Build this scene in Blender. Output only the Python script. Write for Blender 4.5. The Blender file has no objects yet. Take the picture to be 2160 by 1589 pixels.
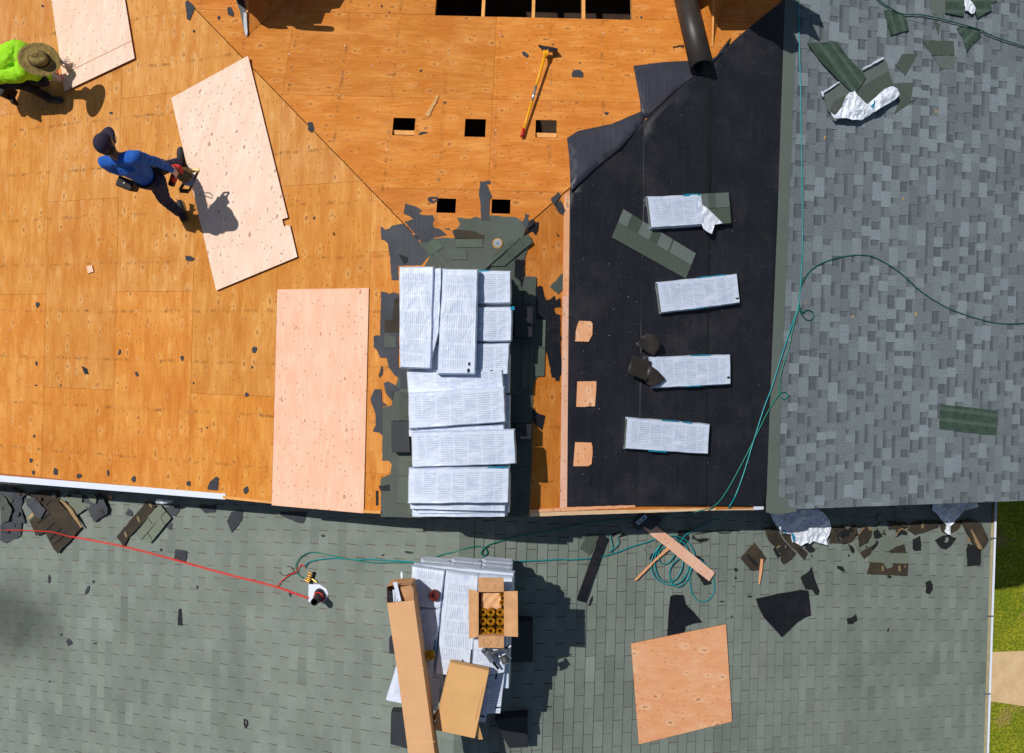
import bpy, bmesh, math, random
from mathutils import Vector, Matrix, noise
from mathutils.geometry import tessellate_polygon, delaunay_2d_cdt
random.seed(7)
scn = bpy.context.scene
COL = scn.collection

# ------------------------------------------------------------------ camera (drone looking straight down)
CAM = Vector((0.6632, -0.9134, 8.2337)); FPX = 1642.35
RX, RY, RZ = -0.0078, 0.0113, 0.0278
cd = bpy.data.cameras.new('drone_camera'); cam = bpy.data.objects.new('drone_camera', cd); COL.objects.link(cam)
cam.location = CAM; cam.rotation_euler = (RX, RY, RZ)
cd.sensor_width = 36; cd.lens = FPX / 2160 * 36; cd.clip_start = .1; cd.clip_end = 600
scn.camera = cam
CR = (Matrix.Rotation(RZ, 3, 'Z') @ Matrix.Rotation(RY, 3, 'Y') @ Matrix.Rotation(RX, 3, 'X'))

# ------------------------------------------------------------------ sky and sun
SUN = Vector((.52, -.41, -1.0)).normalized()
w = bpy.data.worlds.new('World'); scn.world = w; w.use_nodes = True
nt = w.node_tree; bg = nt.nodes['Background']
sky = nt.nodes.new('ShaderNodeTexSky'); sky.sky_type = 'NISHITA'; sky.sun_disc = False
sky.sun_elevation = math.asin(-SUN.z); sky.sun_rotation = math.atan2(-SUN.x, -SUN.y)
nt.links.new(sky.outputs[0], bg.inputs[0]); bg.inputs[1].default_value = 0.08
sl = bpy.data.lights.new('sun', 'SUN'); sl.energy = 5.0; sl.angle = math.radians(.5); sl.color = (1, .965, .91)
so = bpy.data.objects.new('sun', sl); COL.objects.link(so); so.location = (-6, 5, 12)
so.rotation_euler = SUN.to_track_quat('-Z', 'Y').to_euler()
scn.view_settings.view_transform = 'Standard'; scn.view_settings.look = 'None'
scn.view_settings.exposure = -.44; scn.view_settings.gamma = 1; scn.view_settings.use_curve_mapping = False
scn.render.resolution_x = 1024; scn.render.resolution_y = 753

# ------------------------------------------------------------------ surfaces: z = f(x, y); ridge runs along Y at x = 0
TL, TR, TH, TLO, HLO, YR = .3535, .3496, .3583, .3728, .85, -2.5045
fL = lambda x, y: TL * x
fR = lambda x, y: -TR * x
fH = lambda x, y: -TH * y
fl = lambda x, y: -HLO + TLO * x
fr = lambda x, y: -HLO - TLO * x
fM = lambda x, y: min(fL(x, y), fR(x, y), fH(x, y))
fW = lambda x, y: min(fl(x, y), fr(x, y))
def flat(z0, k=.1, a=.25): return lambda x, y: z0 - k * (math.sqrt(x * x + a * a) - a)

def at(px, py, f, h=0.0):
    """the point where the line of sight through a photo pixel meets surface f raised by h"""
    d = CR @ Vector(((px - 1080) / FPX, -(py - 794.5) / FPX, -1)); z = -1.0; P = CAM
    for _ in range(14):
        P = CAM + d * ((z - CAM.z) / d.z); z = f(P.x, P.y) + h
    return Vector((P.x, P.y, z))
T = dict(T1=(0,0,2.943),T2=(480,0,2.943),T3=(900,0,2.943),T4=(1160,0,2.943),T5=(1620,0,2.943),U1=(0,540,2.943),U2=(760,360,3.973),
 U3=(760,700,3.61),U4=(1180,380,3.31),U5=(1180,620,3.243),U6=(1620,520,2.837),V1=(0,980,2.609),V2=(480,1080,3.121),V3=(780,1160,3.704),
 V4=(1160,1040,2.894),V5=(1540,1040,2.894),W1=(480,0,7.714),W2=(1400,0,6),W3=(0,60,6.908),W4=(180,250,6.112),W5=(0,1000,5.684),
 W6=(1600,1050,8.308),W7=(1840,1050,7.714),X1=(800,1180,6.75),X2=(800,1380,6),X3=(1200,1070,6),X4=(820,550,6.619),X6=(580,1150,10.59),
 X7=(900,1100,6.75),Y1=(780,380,6.62),Y2=(980,380,6.62),Y3=(780,600,6.356),Y4=(780,840,5.885),Y5=(1060,600,6.356),Y6=(1060,840,5.885),
 Y7=(1700,60,6),Y8=(1840,0,6.75),P=(0,0,1))
def px(t, pts):
    a, b, s = T[t]; return [(a + x / s, b + y / s) for x, y in pts]

# ------------------------------------------------------------------ materials
def lin(r, g, b, k=1.0):
    f = lambda c: (c / 255 / 12.92) if c / 255 <= .04045 else ((c / 255 + .055) / 1.055) ** 2.4
    return (f(r) * k, f(g) * k, f(b) * k, 1)
class G:
    def __init__(s, name, rough=.8, metal=0.0, spec=.5):
        s.m = bpy.data.materials.new(name); s.m.use_nodes = True; s.t = s.m.node_tree
        s.b = s.t.nodes['Principled BSDF']; s.b.inputs['Roughness'].default_value = rough
        s.b.inputs['Metallic'].default_value = metal; s.b.inputs['Specular IOR Level'].default_value = spec
    def n(s, k, **kw):
        o = s.t.nodes.new('ShaderNode' + k)
        for a, b in kw.items(): setattr(o, a, b)
        return o
    def put(s, sock, v):
        if isinstance(v, bpy.types.NodeSocket): s.t.links.new(v, sock)
        elif v is not None: sock.default_value = v
    def uv(s): return s.n('UVMap').outputs[0]
    def obj(s): return s.n('TexCoord').outputs['Object']
    def tint(s):
        a = s.n('Attribute', attribute_name='tint'); return a.outputs['Color']
    def scale(s, v, sc, off=(0, 0, 0)):
        o = s.n('Mapping'); s.put(o.inputs[0], v); o.inputs['Scale'].default_value = sc; o.inputs['Location'].default_value = off
        return o.outputs[0]
    def noise(s, v, sc=1, det=4, rough=.55, dist=0):
        o = s.n('TexNoise'); s.put(o.inputs['Vector'], v); s.put(o.inputs['Scale'], sc)
        o.inputs['Detail'].default_value = det; o.inputs['Roughness'].default_value = rough; o.inputs['Distortion'].default_value = dist
        return o.outputs[0]
    def vor(s, v, sc=1, rnd=1):
        o = s.n('TexVoronoi', voronoi_dimensions='2D'); s.put(o.inputs['Vector'], v); o.inputs['Scale'].default_value = sc; o.inputs['Randomness'].default_value = rnd
        return o.outputs['Distance'], o.outputs['Color']
    def math(s, op, a, b=None, c=None):
        o = s.n('Math', operation=op); s.put(o.inputs[0], a)
        if b is not None: s.put(o.inputs[1], b)
        if c is not None: s.put(o.inputs[2], c)
        return o.outputs[0]
    def vm(s, op, a, b):
        o = s.n('VectorMath', operation=op); s.put(o.inputs[0], a); s.put(o.inputs[1], b); return o.outputs[0]
    def rng(s, v, a, b, c=0.0, d=1.0):
        o = s.n('MapRange'); s.put(o.inputs[0], v)
        for i, q in zip((1, 2, 3, 4), (a, b, c, d)): o.inputs[i].default_value = q
        return o.outputs[0]
    def mix(s, f, a, b, mode='MIX'):
        o = s.n('Mix', data_type='RGBA', blend_type=mode); s.put(o.inputs[0], f); s.put(o.inputs[6], a); s.put(o.inputs[7], b); return o.outputs[2]
    def xyz(s, v):
        o = s.n('SeparateXYZ'); s.put(o.inputs[0], v); return o.outputs
    def comb(s, x, y, z=0.0):
        o = s.n('CombineXYZ'); s.put(o.inputs[0], x); s.put(o.inputs[1], y); s.put(o.inputs[2], z); return o.outputs[0]
    def bump(s, h, st=.3, d=.01):
        o = s.n('Bump'); s.put(o.inputs['Height'], h); o.inputs['Strength'].default_value = st; o.inputs['Distance'].default_value = d
        s.t.links.new(o.outputs[0], s.b.inputs['Normal'])
    def col(s, c): s.put(s.b.inputs['Base Color'], c); return s.m

def plywood(name, base, dark, pale, knot, stain=0.0, knots=.5, ring=.35, halo=.35):
    g = G(name, .75, spec=.25); uv = g.uv(); x, y, _ = g.xyz(uv)
    rnd = g.xyz(g.tint())[2]
    seedv = g.comb(g.math('MULTIPLY', rnd, 37.0), g.math('MULTIPLY', rnd, 91.0))
    uv2 = g.vm('ADD', uv, seedv)
    warp = g.noise(g.scale(uv2, (1.6, 1.0, 1)), 1.3, 2)
    x2, y2, _ = g.xyz(uv2)
    xw = g.math('ADD', x2, g.math('MULTIPLY', g.math('SUBTRACT', warp, .5), .22))
    pv = g.comb(xw, y2)
    fine = g.noise(g.scale(pv, (55, 3.2, 1)), 1, 5, .65)
    cath = g.noise(g.scale(pv, (3.2, .42, 1)), 1, 2, .45)
    rings = g.math('SINE', g.math('MULTIPLY', cath, 95.0))
    rings = g.rng(rings, -.2, 1, 0, 1)
    blot = g.noise(uv2, 1.7, 4, .6)
    blot2 = g.noise(g.scale(uv2, (7, 2.2, 1)), 1, 3, .6)
    c = g.mix(g.rng(fine, .3, .72), dark, base)
    c = g.mix(g.math('MULTIPLY', rings, ring), c, dark)
    c = g.mix(g.rng(blot, .4, .85, 0, .4), c, pale)
    c = g.mix(g.rng(blot2, .42, .72, 0, .75), c, dark)
    # knots in rows across each sheet, with pale plugs round them
    kd, kc = g.vor(g.scale(uv2, (6.2, 3.1, 1)), 1, .85)
    kx, ky, kz = g.xyz(kc)
    on = g.math('GREATER_THAN', kx, 1 - knots)
    kd2 = g.math('ADD', kd, g.math('MULTIPLY', g.math('SUBTRACT', g.noise(uv2, 16, 3), .5), .4))
    size = g.math('MULTIPLY_ADD', ky, .06, .05)
    spot = g.math('MULTIPLY', on, g.math('SUBTRACT', 1.0, g.math('DIVIDE', kd2, size)))
    hal = g.math('MULTIPLY', on, g.math('SUBTRACT', 1.0, g.math('DIVIDE', g.math('ADD', kd, g.math('MULTIPLY', g.math('SUBTRACT', g.noise(uv2, 9, 2), .35), .25)), g.math('MULTIPLY', size, 3.6))))
    c = g.mix(g.rng(hal, 0, .7, 0, halo), c, pale)
    ring2 = g.rng(g.math('ABSOLUTE', g.math('SUBTRACT', hal, .55)), 0, .16, 1, 0)
    c = g.mix(g.math('MULTIPLY', ring2, g.math('MULTIPLY', on, .28)), c, dark)
    c = g.mix(g.rng(spot, 0, .5, 0, .7), c, knot)
    kd3, kc3 = g.vor(g.scale(uv2, (13, 9, 1)), 1, 1)
    k3 = g.math('MULTIPLY', g.math('GREATER_THAN', g.xyz(kc3)[0], .62), g.rng(kd3, .05, .14, 1, 0))
    c = g.mix(g.math('MULTIPLY', k3, .7), c, knot)
    if stain > 0:
        # weathered rafter lines every 0.61 m and water stains
        r = g.math('FRACT', g.math('DIVIDE', g.math('ADD', y, g.math('MULTIPLY', g.math('SUBTRACT', g.noise(uv, 5, 3), .5), .07)), .6096))
        line = g.rng(g.math('ABSOLUTE', g.math('SUBTRACT', r, .5)), 0.0, .045, 1, 0)
        brk = g.rng(g.noise(g.scale(uv, (9, 3, 1)), 1, 4, .7), .47, .68)
        c = g.mix(g.math('MULTIPLY', g.math('MULTIPLY', line, brk), stain), c, lin(90, 55, 20))
        st = g.rng(g.noise(g.scale(uv, (6.5, 1.1, 1)), 1, 5, .6), .47, .7)
        c = g.mix(g.math('MULTIPLY', st, .8 * stain), c, lin(186, 106, 28))
        sc = g.rng(g.noise(g.scale(uv, (8, 8, 1), (3, 1, 0)), 1, 6, .75, 1.5), .62, .7)
        c = g.mix(g.math('MULTIPLY', sc, .3), c, lin(232, 180, 120))
    c = g.mix(1.0, c, g.n('Attribute', attribute_name='shade').outputs['Color'], 'MULTIPLY')
    g.bump(fine, .12, .004); return g.col(c)

def simple(name, c, rough=.7, var=.15, sc=8, metal=0.0, bump=0.0, bsc=40, spec=.4, coat=0):
    g = G(name, rough, metal, spec); o = g.obj(); n_ = g.noise(o, sc, 5, .6)
    d = tuple(v * (1 - var) for v in c[:3]) + (1,); u = tuple(min(1, v * (1 + var)) for v in c[:3]) + (1,)
    if bump: g.bump(g.noise(o, bsc, 4), bump, .01)
    g.b.inputs['Coat Weight'].default_value = coat
    return g.col(g.mix(g.rng(n_, .3, .7), d, u))

def shingle(name, c, gran=.35, var=.2, green=None, shade_spot=None):
    g = G(name, .95, spec=.15); o = g.uv()
    gr = g.math('ADD', g.math('MULTIPLY', g.noise(o, 160, 2, .8), .6), g.math('MULTIPLY', g.noise(o, 70, 2, .8), .4)); lo = g.noise(o, 2.2, 4, .6); mid = g.noise(o, 14, 3, .6)
    d = tuple(v * (1 - gran) for v in c[:3]) + (1,); u = tuple(min(1, v * (1 + gran)) for v in c[:3]) + (1,)
    k = g.mix(g.rng(gr, .36, .64), d, u)
    k = g.mix(g.rng(lo, .35, .7, 0, var), k, green or tuple(v * .7 for v in c[:3]) + (1,))
    k = g.mix(g.rng(mid, .35, .65, 0, .25), k, tuple(v * .75 for v in c[:3]) + (1,))
    k = g.mix(1.0, k, g.tint(), 'MULTIPLY')
    if shade_spot:
        d1_ = g.n('VectorMath', operation='DISTANCE'); g.put(d1_.inputs[0], g.scale(g.vm('ADD', o, (-shade_spot[0], -shade_spot[1], 0)), (1, 1.5, 1))); d1_.inputs[1].default_value = (0, 0, 0)
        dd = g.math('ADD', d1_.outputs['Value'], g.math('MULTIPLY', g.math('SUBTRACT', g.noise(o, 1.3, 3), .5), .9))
        k = g.mix(g.rng(dd, .35, 1.25, .62, 0), k, lin(40, 42, 42))  # soft shadow painted into the shingle colour round this point
        st = g.rng(g.noise(g.scale(o, (.9, .5, 1)), 1, 5, .65), .5, .72)
        k = g.mix(g.math('MULTIPLY', st, .35), k, lin(84, 92, 84))
        br = g.rng(g.noise(g.scale(o, (1.4, .6, 1), (5, 2, 0)), 1, 4, .6), .55, .75)
        k = g.mix(g.math('MULTIPLY', br, .3), k, lin(126, 124, 108))
    g.bump(gr, .5, .004); return g.col(k)

def felt(name, c, lines=.5, rough=.55):
    g = G(name, rough, spec=.35); uv = g.uv(); x, y, _ = g.xyz(uv)
    o = g.noise(uv, 3, 4); fx = g.math('FRACT', g.math('MULTIPLY', x, 5.4))
    n2 = g.noise(g.scale(uv, (60, .7, 1)), 1, 3, .6)
    ln = g.math('MULTIPLY', g.rng(n2, .54, .62), lines)
    k = g.mix(g.rng(o, .3, .7), tuple(v * .8 for v in c[:3]) + (1,), tuple(v * 1.25 for v in c[:3]) + (1,))
    k = g.mix(g.math('MULTIPLY', ln, .14), k, tuple(v * 5 for v in c[:3]) + (1,))
    dust = g.rng(g.noise(uv, 1.1, 6, .7), .52, .75)
    k = g.mix(g.math('MULTIPLY', dust, .12), k, lin(120, 110, 105))
    kd, kc = g.vor(uv, 9); sp = g.math('MULTIPLY', g.rng(kd, .02, .05, 1, 0), g.math('GREATER_THAN', g.xyz(kc)[1], .6))
    k = g.mix(g.math('MULTIPLY', sp, .45), k, lin(150, 130, 100))
    g.bump(g.noise(g.scale(uv, (6, 1.2, 1)), 1, 4, .6), .35, .03); return g.col(k)

def wrapper(name):
    g = G(name, .42, spec=.45); uv = g.uv(); u, v, _ = g.xyz(uv)
    wob = g.math('MULTIPLY', g.math('SUBTRACT', g.noise(uv, 9, 3), .5), .012)
    v2 = g.math('ADD', v, wob)
    cu = g.math('DIVIDE', g.math('ADD', u, wob), .142); cell = g.math('FLOOR', cu); fu = g.math('FRACT', cu)
    col_on = g.math('MULTIPLY', g.rng(fu, .06, .1), g.rng(fu, .93, .97, 1, 0))
    ln = g.rng(g.math('SINE', g.math('MULTIPLY', v2, 2 * math.pi / .0215)), -.35, .35)
    band = g.math('FLOOR', g.math('DIVIDE', v2, .052))
    wn = g.n('TexWhiteNoise', noise_dimensions='2D'); g.put(wn.inputs['Vector'], g.comb(cell, band))
    para = g.math('GREATER_THAN', wn.outputs['Value'], .14)
    words = g.rng(g.noise(g.scale(uv, (22, 46.5, 1)), 1, 2), .25, .5)
    edge = g.math('MULTIPLY', g.rng(v, .03, .045), g.rng(v, .30, .315, 1, 0))
    edge = g.math('MULTIPLY', edge, g.math('MULTIPLY', g.rng(u, .06, .07), g.rng(u, .93, .94, 1, 0)))
    ink = g.math('MULTIPLY', g.math('MULTIPLY', g.math('MULTIPLY', ln, col_on), g.math('MULTIPLY', para, words)), edge)
    wr = g.noise(g.scale(uv, (5, 9, 1)), 1, 5, .6, 1.2)
    k = g.mix(g.rng(wr, .35, .7), lin(196, 208, 230), lin(222, 230, 243))
    k = g.mix(g.math('MULTIPLY', ink, .42), k, lin(138, 146, 164))
    k = g.mix(1.0, k, g.tint(), 'MULTIPLY')
    rid = g.n('TexNoise', noise_type='RIDGED_MULTIFRACTAL'); g.put(rid.inputs['Vector'], g.scale(uv, (5.5, 9, 1))); rid.inputs['Scale'].default_value = 1
    rid.inputs['Detail'].default_value = 4; rid.inputs['Distortion'].default_value = .8
    hh = g.math('ADD', g.math('MULTIPLY', rid.outputs[0], .35), wr)
    g.bump(hh, .55, .016); return g.col(k)

def granule_dark(name, c): return shingle(name, c, .3, .35)

M = {}
M['deck'] = plywood('weathered_plywood', lin(226, 159, 78), lin(194, 118, 40), lin(240, 190, 122), lin(134, 78, 30), stain=.85, knots=.5, ring=.3, halo=.45)
M['deck_hip'] = plywood('weathered_plywood_hip', lin(220, 145, 62), lin(186, 104, 30), lin(234, 172, 98), lin(120, 64, 24), stain=.8, knots=.5, ring=.35, halo=.45)
M['ply_pink'] = plywood('fresh_plywood', lin(244, 200, 172), lin(228, 172, 142), lin(250, 216, 194), lin(176, 104, 72), knots=.3, ring=.4, halo=.25)
M['ply_pale'] = plywood('pale_plywood', lin(244, 218, 198), lin(226, 190, 166), lin(252, 238, 226), lin(160, 98, 66), knots=.35, ring=.32, halo=.2)
M['ply_tan'] = plywood('cut_plywood', lin(244, 186, 140), lin(230, 158, 110), lin(250, 208, 168), lin(160, 96, 52), knots=.5, ring=.5, halo=.8)
M['lumber'] = simple('lumber', lin(226, 160, 86), .7, .2, 5)
M['lumber_pale'] = simple('pale_lumber', lin(224, 190, 150), .7, .15, 7)
M['tan_edge'] = simple('tan_edge', lin(150, 124, 88), .85, .3, 40)
M['glue'] = simple('glue', lin(134, 116, 82), .8, .25, 40)
M['edge'] = simple('plywood_edge', lin(170, 104, 60), .8, .2, 20)
M['dark_wood'] = simple('attic_wood', lin(120, 80, 45), .9, .2, 6)
M['arch'] = shingle('grey_laminated_shingle', lin(119, 128, 132), .8, .2)
SHADE_SPOT = at(35, 1310, fl)  # centre of the soft shadow painted on the lower left roof
M['three'] = shingle('green_three_tab_shingle', lin(128, 136, 128), .36, .6, lin(106, 115, 108), shade_spot=SHADE_SPOT)
M['oldsh'] = shingle('old_green_shingle', lin(88, 94, 88), .25, .5, lin(66, 74, 62))
M['oldsh_l'] = shingle('old_pale_shingle', lin(118, 126, 112), .25, .3)
M['brownsh'] = shingle('brown_shingle_back', lin(55, 51, 48), .3, .6, lin(88, 76, 56))
M['newsh'] = shingle('loose_grey_shingle', lin(104, 112, 108), .35, .3)
M['newsh_d'] = shingle('loose_green_grey_shingle', lin(84, 94, 84), .35, .3)
M['starter'] = shingle('starter_strip', lin(102, 110, 104), .3, .3)
g = G('green_shingle_back', .5, spec=.4); x_, y_, _ = g.xyz(g.uv()); st_ = g.rng(g.math('SINE', g.math('MULTIPLY', y_, 44.0)), .2, .9)
k_ = g.mix(g.rng(g.noise(g.uv(), 9, 5, .7), .3, .7), lin(42, 58, 48), lin(74, 94, 80)); M['greenback'] = g.col(g.mix(g.math('MULTIPLY', st_, .4), k_, lin(100, 116, 104)))
M['felt'] = felt('synthetic_underlayment', lin(29, 29, 36))
M['felt_hip'] = felt('underlayment_flap', lin(50, 50, 60), .5, .45)  # same underlayment, its sheen on the hip side put in as a lighter colour
M['oldfelt'] = felt('old_felt', lin(64, 66, 72), .3, .85)
M['blackfelt'] = felt('black_felt_scrap', lin(24, 24, 30), .8, .5)
M['brownfelt'] = simple('curled_felt', lin(50, 44, 42), .45, .2, 6)
M['scrap'] = simple('felt_scrap', lin(54, 56, 62), .85, .25, 25)
M['scrap_dark'] = simple('dark_felt_scrap', lin(26, 27, 30), .8, .25, 25)
M['wrap'] = wrapper('printed_white_wrapper')
M['plastic'] = simple('white_plastic', lin(222, 228, 238), .4, .05, 9, bump=.8, bsc=14)
M['teal_print'] = simple('teal_print', lin(20, 130, 160), .45, .12, 30)
M['inkblack'] = simple('black_print', lin(22, 24, 34), .6, .1, 30)
M['white'] = simple('white_metal', lin(216, 222, 236), .4, .03, 6)
M['gutterw'] = simple('gutter_cream', lin(186, 176, 140), .5, .12, 9)
M['ventblack'] = simple('black_vent_plastic', lin(44, 45, 50), .55, .15, 7)
M['cardboard'] = simple('cardboard', lin(214, 164, 118), .8, .06, 4)
M['cardboard2'] = simple('cardboard_tan', lin(212, 164, 106), .8, .06, 4)
M['cardin'] = simple('cardboard_inside', lin(200, 150, 105), .85, .15, 9)
M['tape'] = simple('packing_tape', lin(222, 178, 130), .35, .05, 6)
M['hose_teal'] = simple('teal_hose', lin(10, 136, 142), .35, .1, 10)
M['hose_green'] = simple('green_hose', lin(30, 122, 104), .35, .1, 10)
M['hose_dgreen'] = simple('dark_green_hose', lin(10, 86, 72), .4, .1, 10)
M['hose_red'] = simple('red_hose', lin(222, 50, 42), .4, .1, 10)
M['black'] = simple('black_rubber', lin(22, 22, 24), .5, .2, 10)
M['brass'] = simple('brass', lin(226, 170, 84), .3, .1, 10, metal=.8)
M['gold'] = simple('coated_nails', lin(186, 140, 36), .35, .45, 60, metal=.55)
M['rust'] = simple('rusty_nails', lin(110, 46, 36), .5, .4, 60, metal=.3)
M['steel'] = simple('steel', lin(170, 176, 184), .3, .2, 20, metal=.8)
M['steel_dark'] = simple('dark_steel', lin(80, 80, 84), .4, .25, 20, metal=.6)
M['yellow'] = simple('yellow_paint', lin(238, 166, 14), .4, .1, 12)
M['redplastic'] = simple('red_plastic', lin(190, 30, 34), .4, .15, 12)
M['skin'] = simple('skin', lin(160, 106, 82), .55, .06, 20)
M['skin_p'] = simple('pale_glove_skin', lin(226, 196, 182), .6, .05, 20)
M['shirt_blue'] = simple('blue_shirt', lin(26, 88, 176), .85, .2, 6, bump=1, bsc=9)
M['shirt_lime'] = simple('lime_shirt', lin(150, 214, 16), .8, .05, 5, bump=.5, bsc=9)
M['jeans'] = simple('navy_trousers', lin(26, 32, 66), .9, .25, 14, bump=.5, bsc=16)
M['trouser_dark'] = simple('dark_trousers', lin(24, 22, 32), .9, .25, 14, bump=.5, bsc=16)
M['cap'] = simple('navy_cap', lin(42, 34, 54), .85, .12, 14)
M['hat'] = simple('straw_hat', lin(138, 118, 66), .9, .4, 30, bump=.9, bsc=90)
M['hatband'] = simple('hat_band', lin(40, 34, 26), .9, .2, 30)
M['boot'] = simple('boot', lin(38, 38, 40), .6, .3, 20)
M['sole'] = simple('sole', lin(150, 130, 90), .7, .2, 20)
M['leather'] = simple('tool_leather', lin(30, 22, 20), .7, .3, 20)
M['hair'] = simple('hair', lin(34, 24, 20), .8, .3, 60)
M['orange'] = simple('orange_plastic', lin(214, 70, 20), .4, .1, 10)
M['bronze'] = simple('worn_saw_metal', lin(140, 110, 66), .4, .35, 30, metal=.6)
g = G('clear_bottle', .08, spec=.6); g.b.inputs['Transmission Weight'].default_value = .55; M['bottle'] = g.col((.85, .9, .95, 1))
M['insul'] = simple('attic_floor', lin(60, 45, 35), 1, .3, 6)
M['siding'] = simple('siding', lin(150, 140, 128), .8, .1, 3)
M['nails'] = simple('nail_heads', lin(190, 190, 186), .4, .2, 30, metal=.4)
M['chip'] = simple('wood_chip', lin(196, 150, 92), .8, .15, 30)

# ------------------------------------------------------------------ object helpers
def tag(o, label=None, cat=None, group=None, kind=None):
    if label: o['label'] = label
    if cat: o['category'] = cat
    if group: o['group'] = group
    if kind: o['kind'] = kind
    return o
def wloc(o):
    v = Vector(o.location)
    while o.parent: o = o.parent; v += o.location
    return v
def empty(name, loc, label, cat, group=None, kind=None):
    o = bpy.data.objects.new(name, None); COL.objects.link(o); o.location = loc; o.empty_display_size = .2
    return tag(o, label, cat, group, kind)
def mesh(name, V, F, mat, parent=None, uvs=None, ang=0.0, tints=None, shade=None, smooth=False, mats=None, fm=None, seed=None):
    """one mesh object; V in world metres. uv = plan coordinates turned by ang"""
    if parent is not None: base = wloc(parent)
    else:
        base = Vector((sum(v[0] for v in V) / len(V), sum(v[1] for v in V) / len(V), min(v[2] for v in V)))
    me = bpy.data.meshes.new(name)
    me.from_pydata([tuple(Vector(v) - base) for v in V], [], F)
    ul = me.uv_layers.new(name='UVMap'); ca, sa = math.cos(ang), math.sin(ang)
    for lp in me.loops:
        if uvs: ul.data[lp.index].uv = uvs[lp.vertex_index]
        else:
            v = V[lp.vertex_index]; ul.data[lp.index].uv = (v[0] * ca + v[1] * sa, -v[0] * sa + v[1] * ca)
    sd = seed if seed is not None else random.random()
    a = me.color_attributes.new('tint', 'FLOAT_COLOR', 'CORNER'); b = me.color_attributes.new('shade', 'FLOAT_COLOR', 'CORNER')
    for p in me.polygons:
        t = tints[p.index] if tints else (1, 1, sd if 'plywood' in mat.name else 1)
        s_ = shade[p.index] if shade else (1, 1, 1)
        for li in p.loop_indices: a.data[li].color = (*t, 1); b.data[li].color = (*s_, 1)
        p.use_smooth = smooth
        if fm: p.material_index = fm[p.index]
    for m_ in (mats or [mat]): me.materials.append(m_)
    me.update()
    o = bpy.data.objects.new(name, me); COL.objects.link(o)
    if parent is not None: o.parent = parent
    else: o.location = base
    return o
def area(p): return sum(p[i][0] * p[(i + 1) % len(p)][1] - p[(i + 1) % len(p)][0] * p[i][1] for i in range(len(p))) / 2
def rough_edge(pts, amp, step):
    out = []
    for i, a in enumerate(pts):
        b = pts[(i + 1) % len(pts)]; L = math.hypot(b[0] - a[0], b[1] - a[1]); n = max(1, int(L / step))
        for k in range(n):
            t = k / n; j = amp if k else amp * .4
            out.append((a[0] + (b[0] - a[0]) * t + random.uniform(-j, j), a[1] + (b[1] - a[1]) * t + random.uniform(-j, j)))
    return out
def slab(name, pts, f, h0, th, mat, parent=None, ang=0.0, rough=0, step=5, inner=0, hf=None, holes=None, smooth=False, tint=None, edge=None):
    """a flat or curling sheet with real thickness; outline in photo pixels met with surface f"""
    if rough: pts = rough_edge(pts, rough, step)
    pts = [tuple(p) for p in pts]
    if area(pts) > 0: pts = pts[::-1]
    hf = hf or (lambda x, y: 0.0)
    if holes:
        loops = [pts] + [h if area(h) > 0 else h[::-1] for h in holes]
        tri = tessellate_polygon([[Vector((x, y, 0)) for x, y in l] for l in loops]); P2 = [p for l in loops for p in l]
        rims = []; c = 0
        for l in loops: rims.append(list(range(c, c + len(l)))); c += len(l)
    else:
        P2 = list(pts); n = len(pts); ext = []
        if inner:
            x0, x1 = min(p[0] for p in pts), max(p[0] for p in pts); y0, y1 = min(p[1] for p in pts), max(p[1] for p in pts)
            yy = y0 + inner / 2
            while yy < y1:
                xx = x0 + inner / 2
                while xx < x1:
                    q = (xx + random.uniform(-.2, .2) * inner, yy + random.uniform(-.2, .2) * inner); ins = False; md = 1e9
                    for i in range(n):
                        a, b = pts[i], pts[(i + 1) % n]
                        if (a[1] > q[1]) != (b[1] > q[1]) and q[0] < (b[0] - a[0]) * (q[1] - a[1]) / (b[1] - a[1]) + a[0]: ins = not ins
                        md = min(md, math.hypot(a[0] - q[0], a[1] - q[1]))
                    if ins and md > inner * .3: ext.append(q)
                    xx += inner
                yy += inner
        res = delaunay_2d_cdt([Vector(p) for p in list(pts) + ext], [(i, (i + 1) % n) for i in range(n)], [], 1, 1e-4)
        P2 = [tuple(v) for v in res[0]]; tri = [t for t in res[2]]
        idx = {}
        for k, o_ in enumerate(res[3]):
            for q in o_: idx[q] = k
        rims = [[idx.get(i, i) for i in range(n)]]
    top = []
    for x, y in P2:
        P = at(x, y, f, h0 + th); P.z += hf(P.x, P.y); top.append(P)
    N = len(top); V = top + [p - Vector((0, 0, th)) for p in top]; F = []
    for t in tri:
        a, b, c = (top[i] for i in t[:3]); up = (b - a).cross(c - a).z
        t = list(t) if up > 0 else list(t)[::-1]; F.append(t); F.append([i + N for i in t[::-1]])
    nt_ = len(F)
    for rim in rims:
        for i in range(len(rim)):
            a, b = rim[i], rim[(i + 1) % len(rim)]
            if a != b: F.append([a, a + N, b + N, b])
    o = mesh(name, V, F, mat, parent, ang=ang, tints=[tint] * len(F) if tint else None,
             mats=[mat, edge] if edge else None, fm=[0] * nt_ + [1] * (len(F) - nt_) if edge else None, smooth=False)
    bm = bmesh.new(); bm.from_mesh(o.data); bmesh.ops.recalc_face_normals(bm, faces=bm.faces); bm.to_mesh(o.data); bm.free()
    if smooth:
        for p in o.data.polygons: p.use_smooth = p.index < nt_
    return o
def boxes(L):
    V, F = [], []
    for (x0, x1, y0, y1, z0, z1) in L:
        n = len(V); V += [(x, y, z) for z in (z0, z1) for y in (y0, y1) for x in (x0, x1)]
        F += [[n + i for i in q] for q in ((0, 2, 3, 1), (4, 5, 7, 6), (0, 1, 5, 4), (2, 6, 7, 3), (0, 4, 6, 2), (1, 3, 7, 5))]
    return V, F
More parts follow.
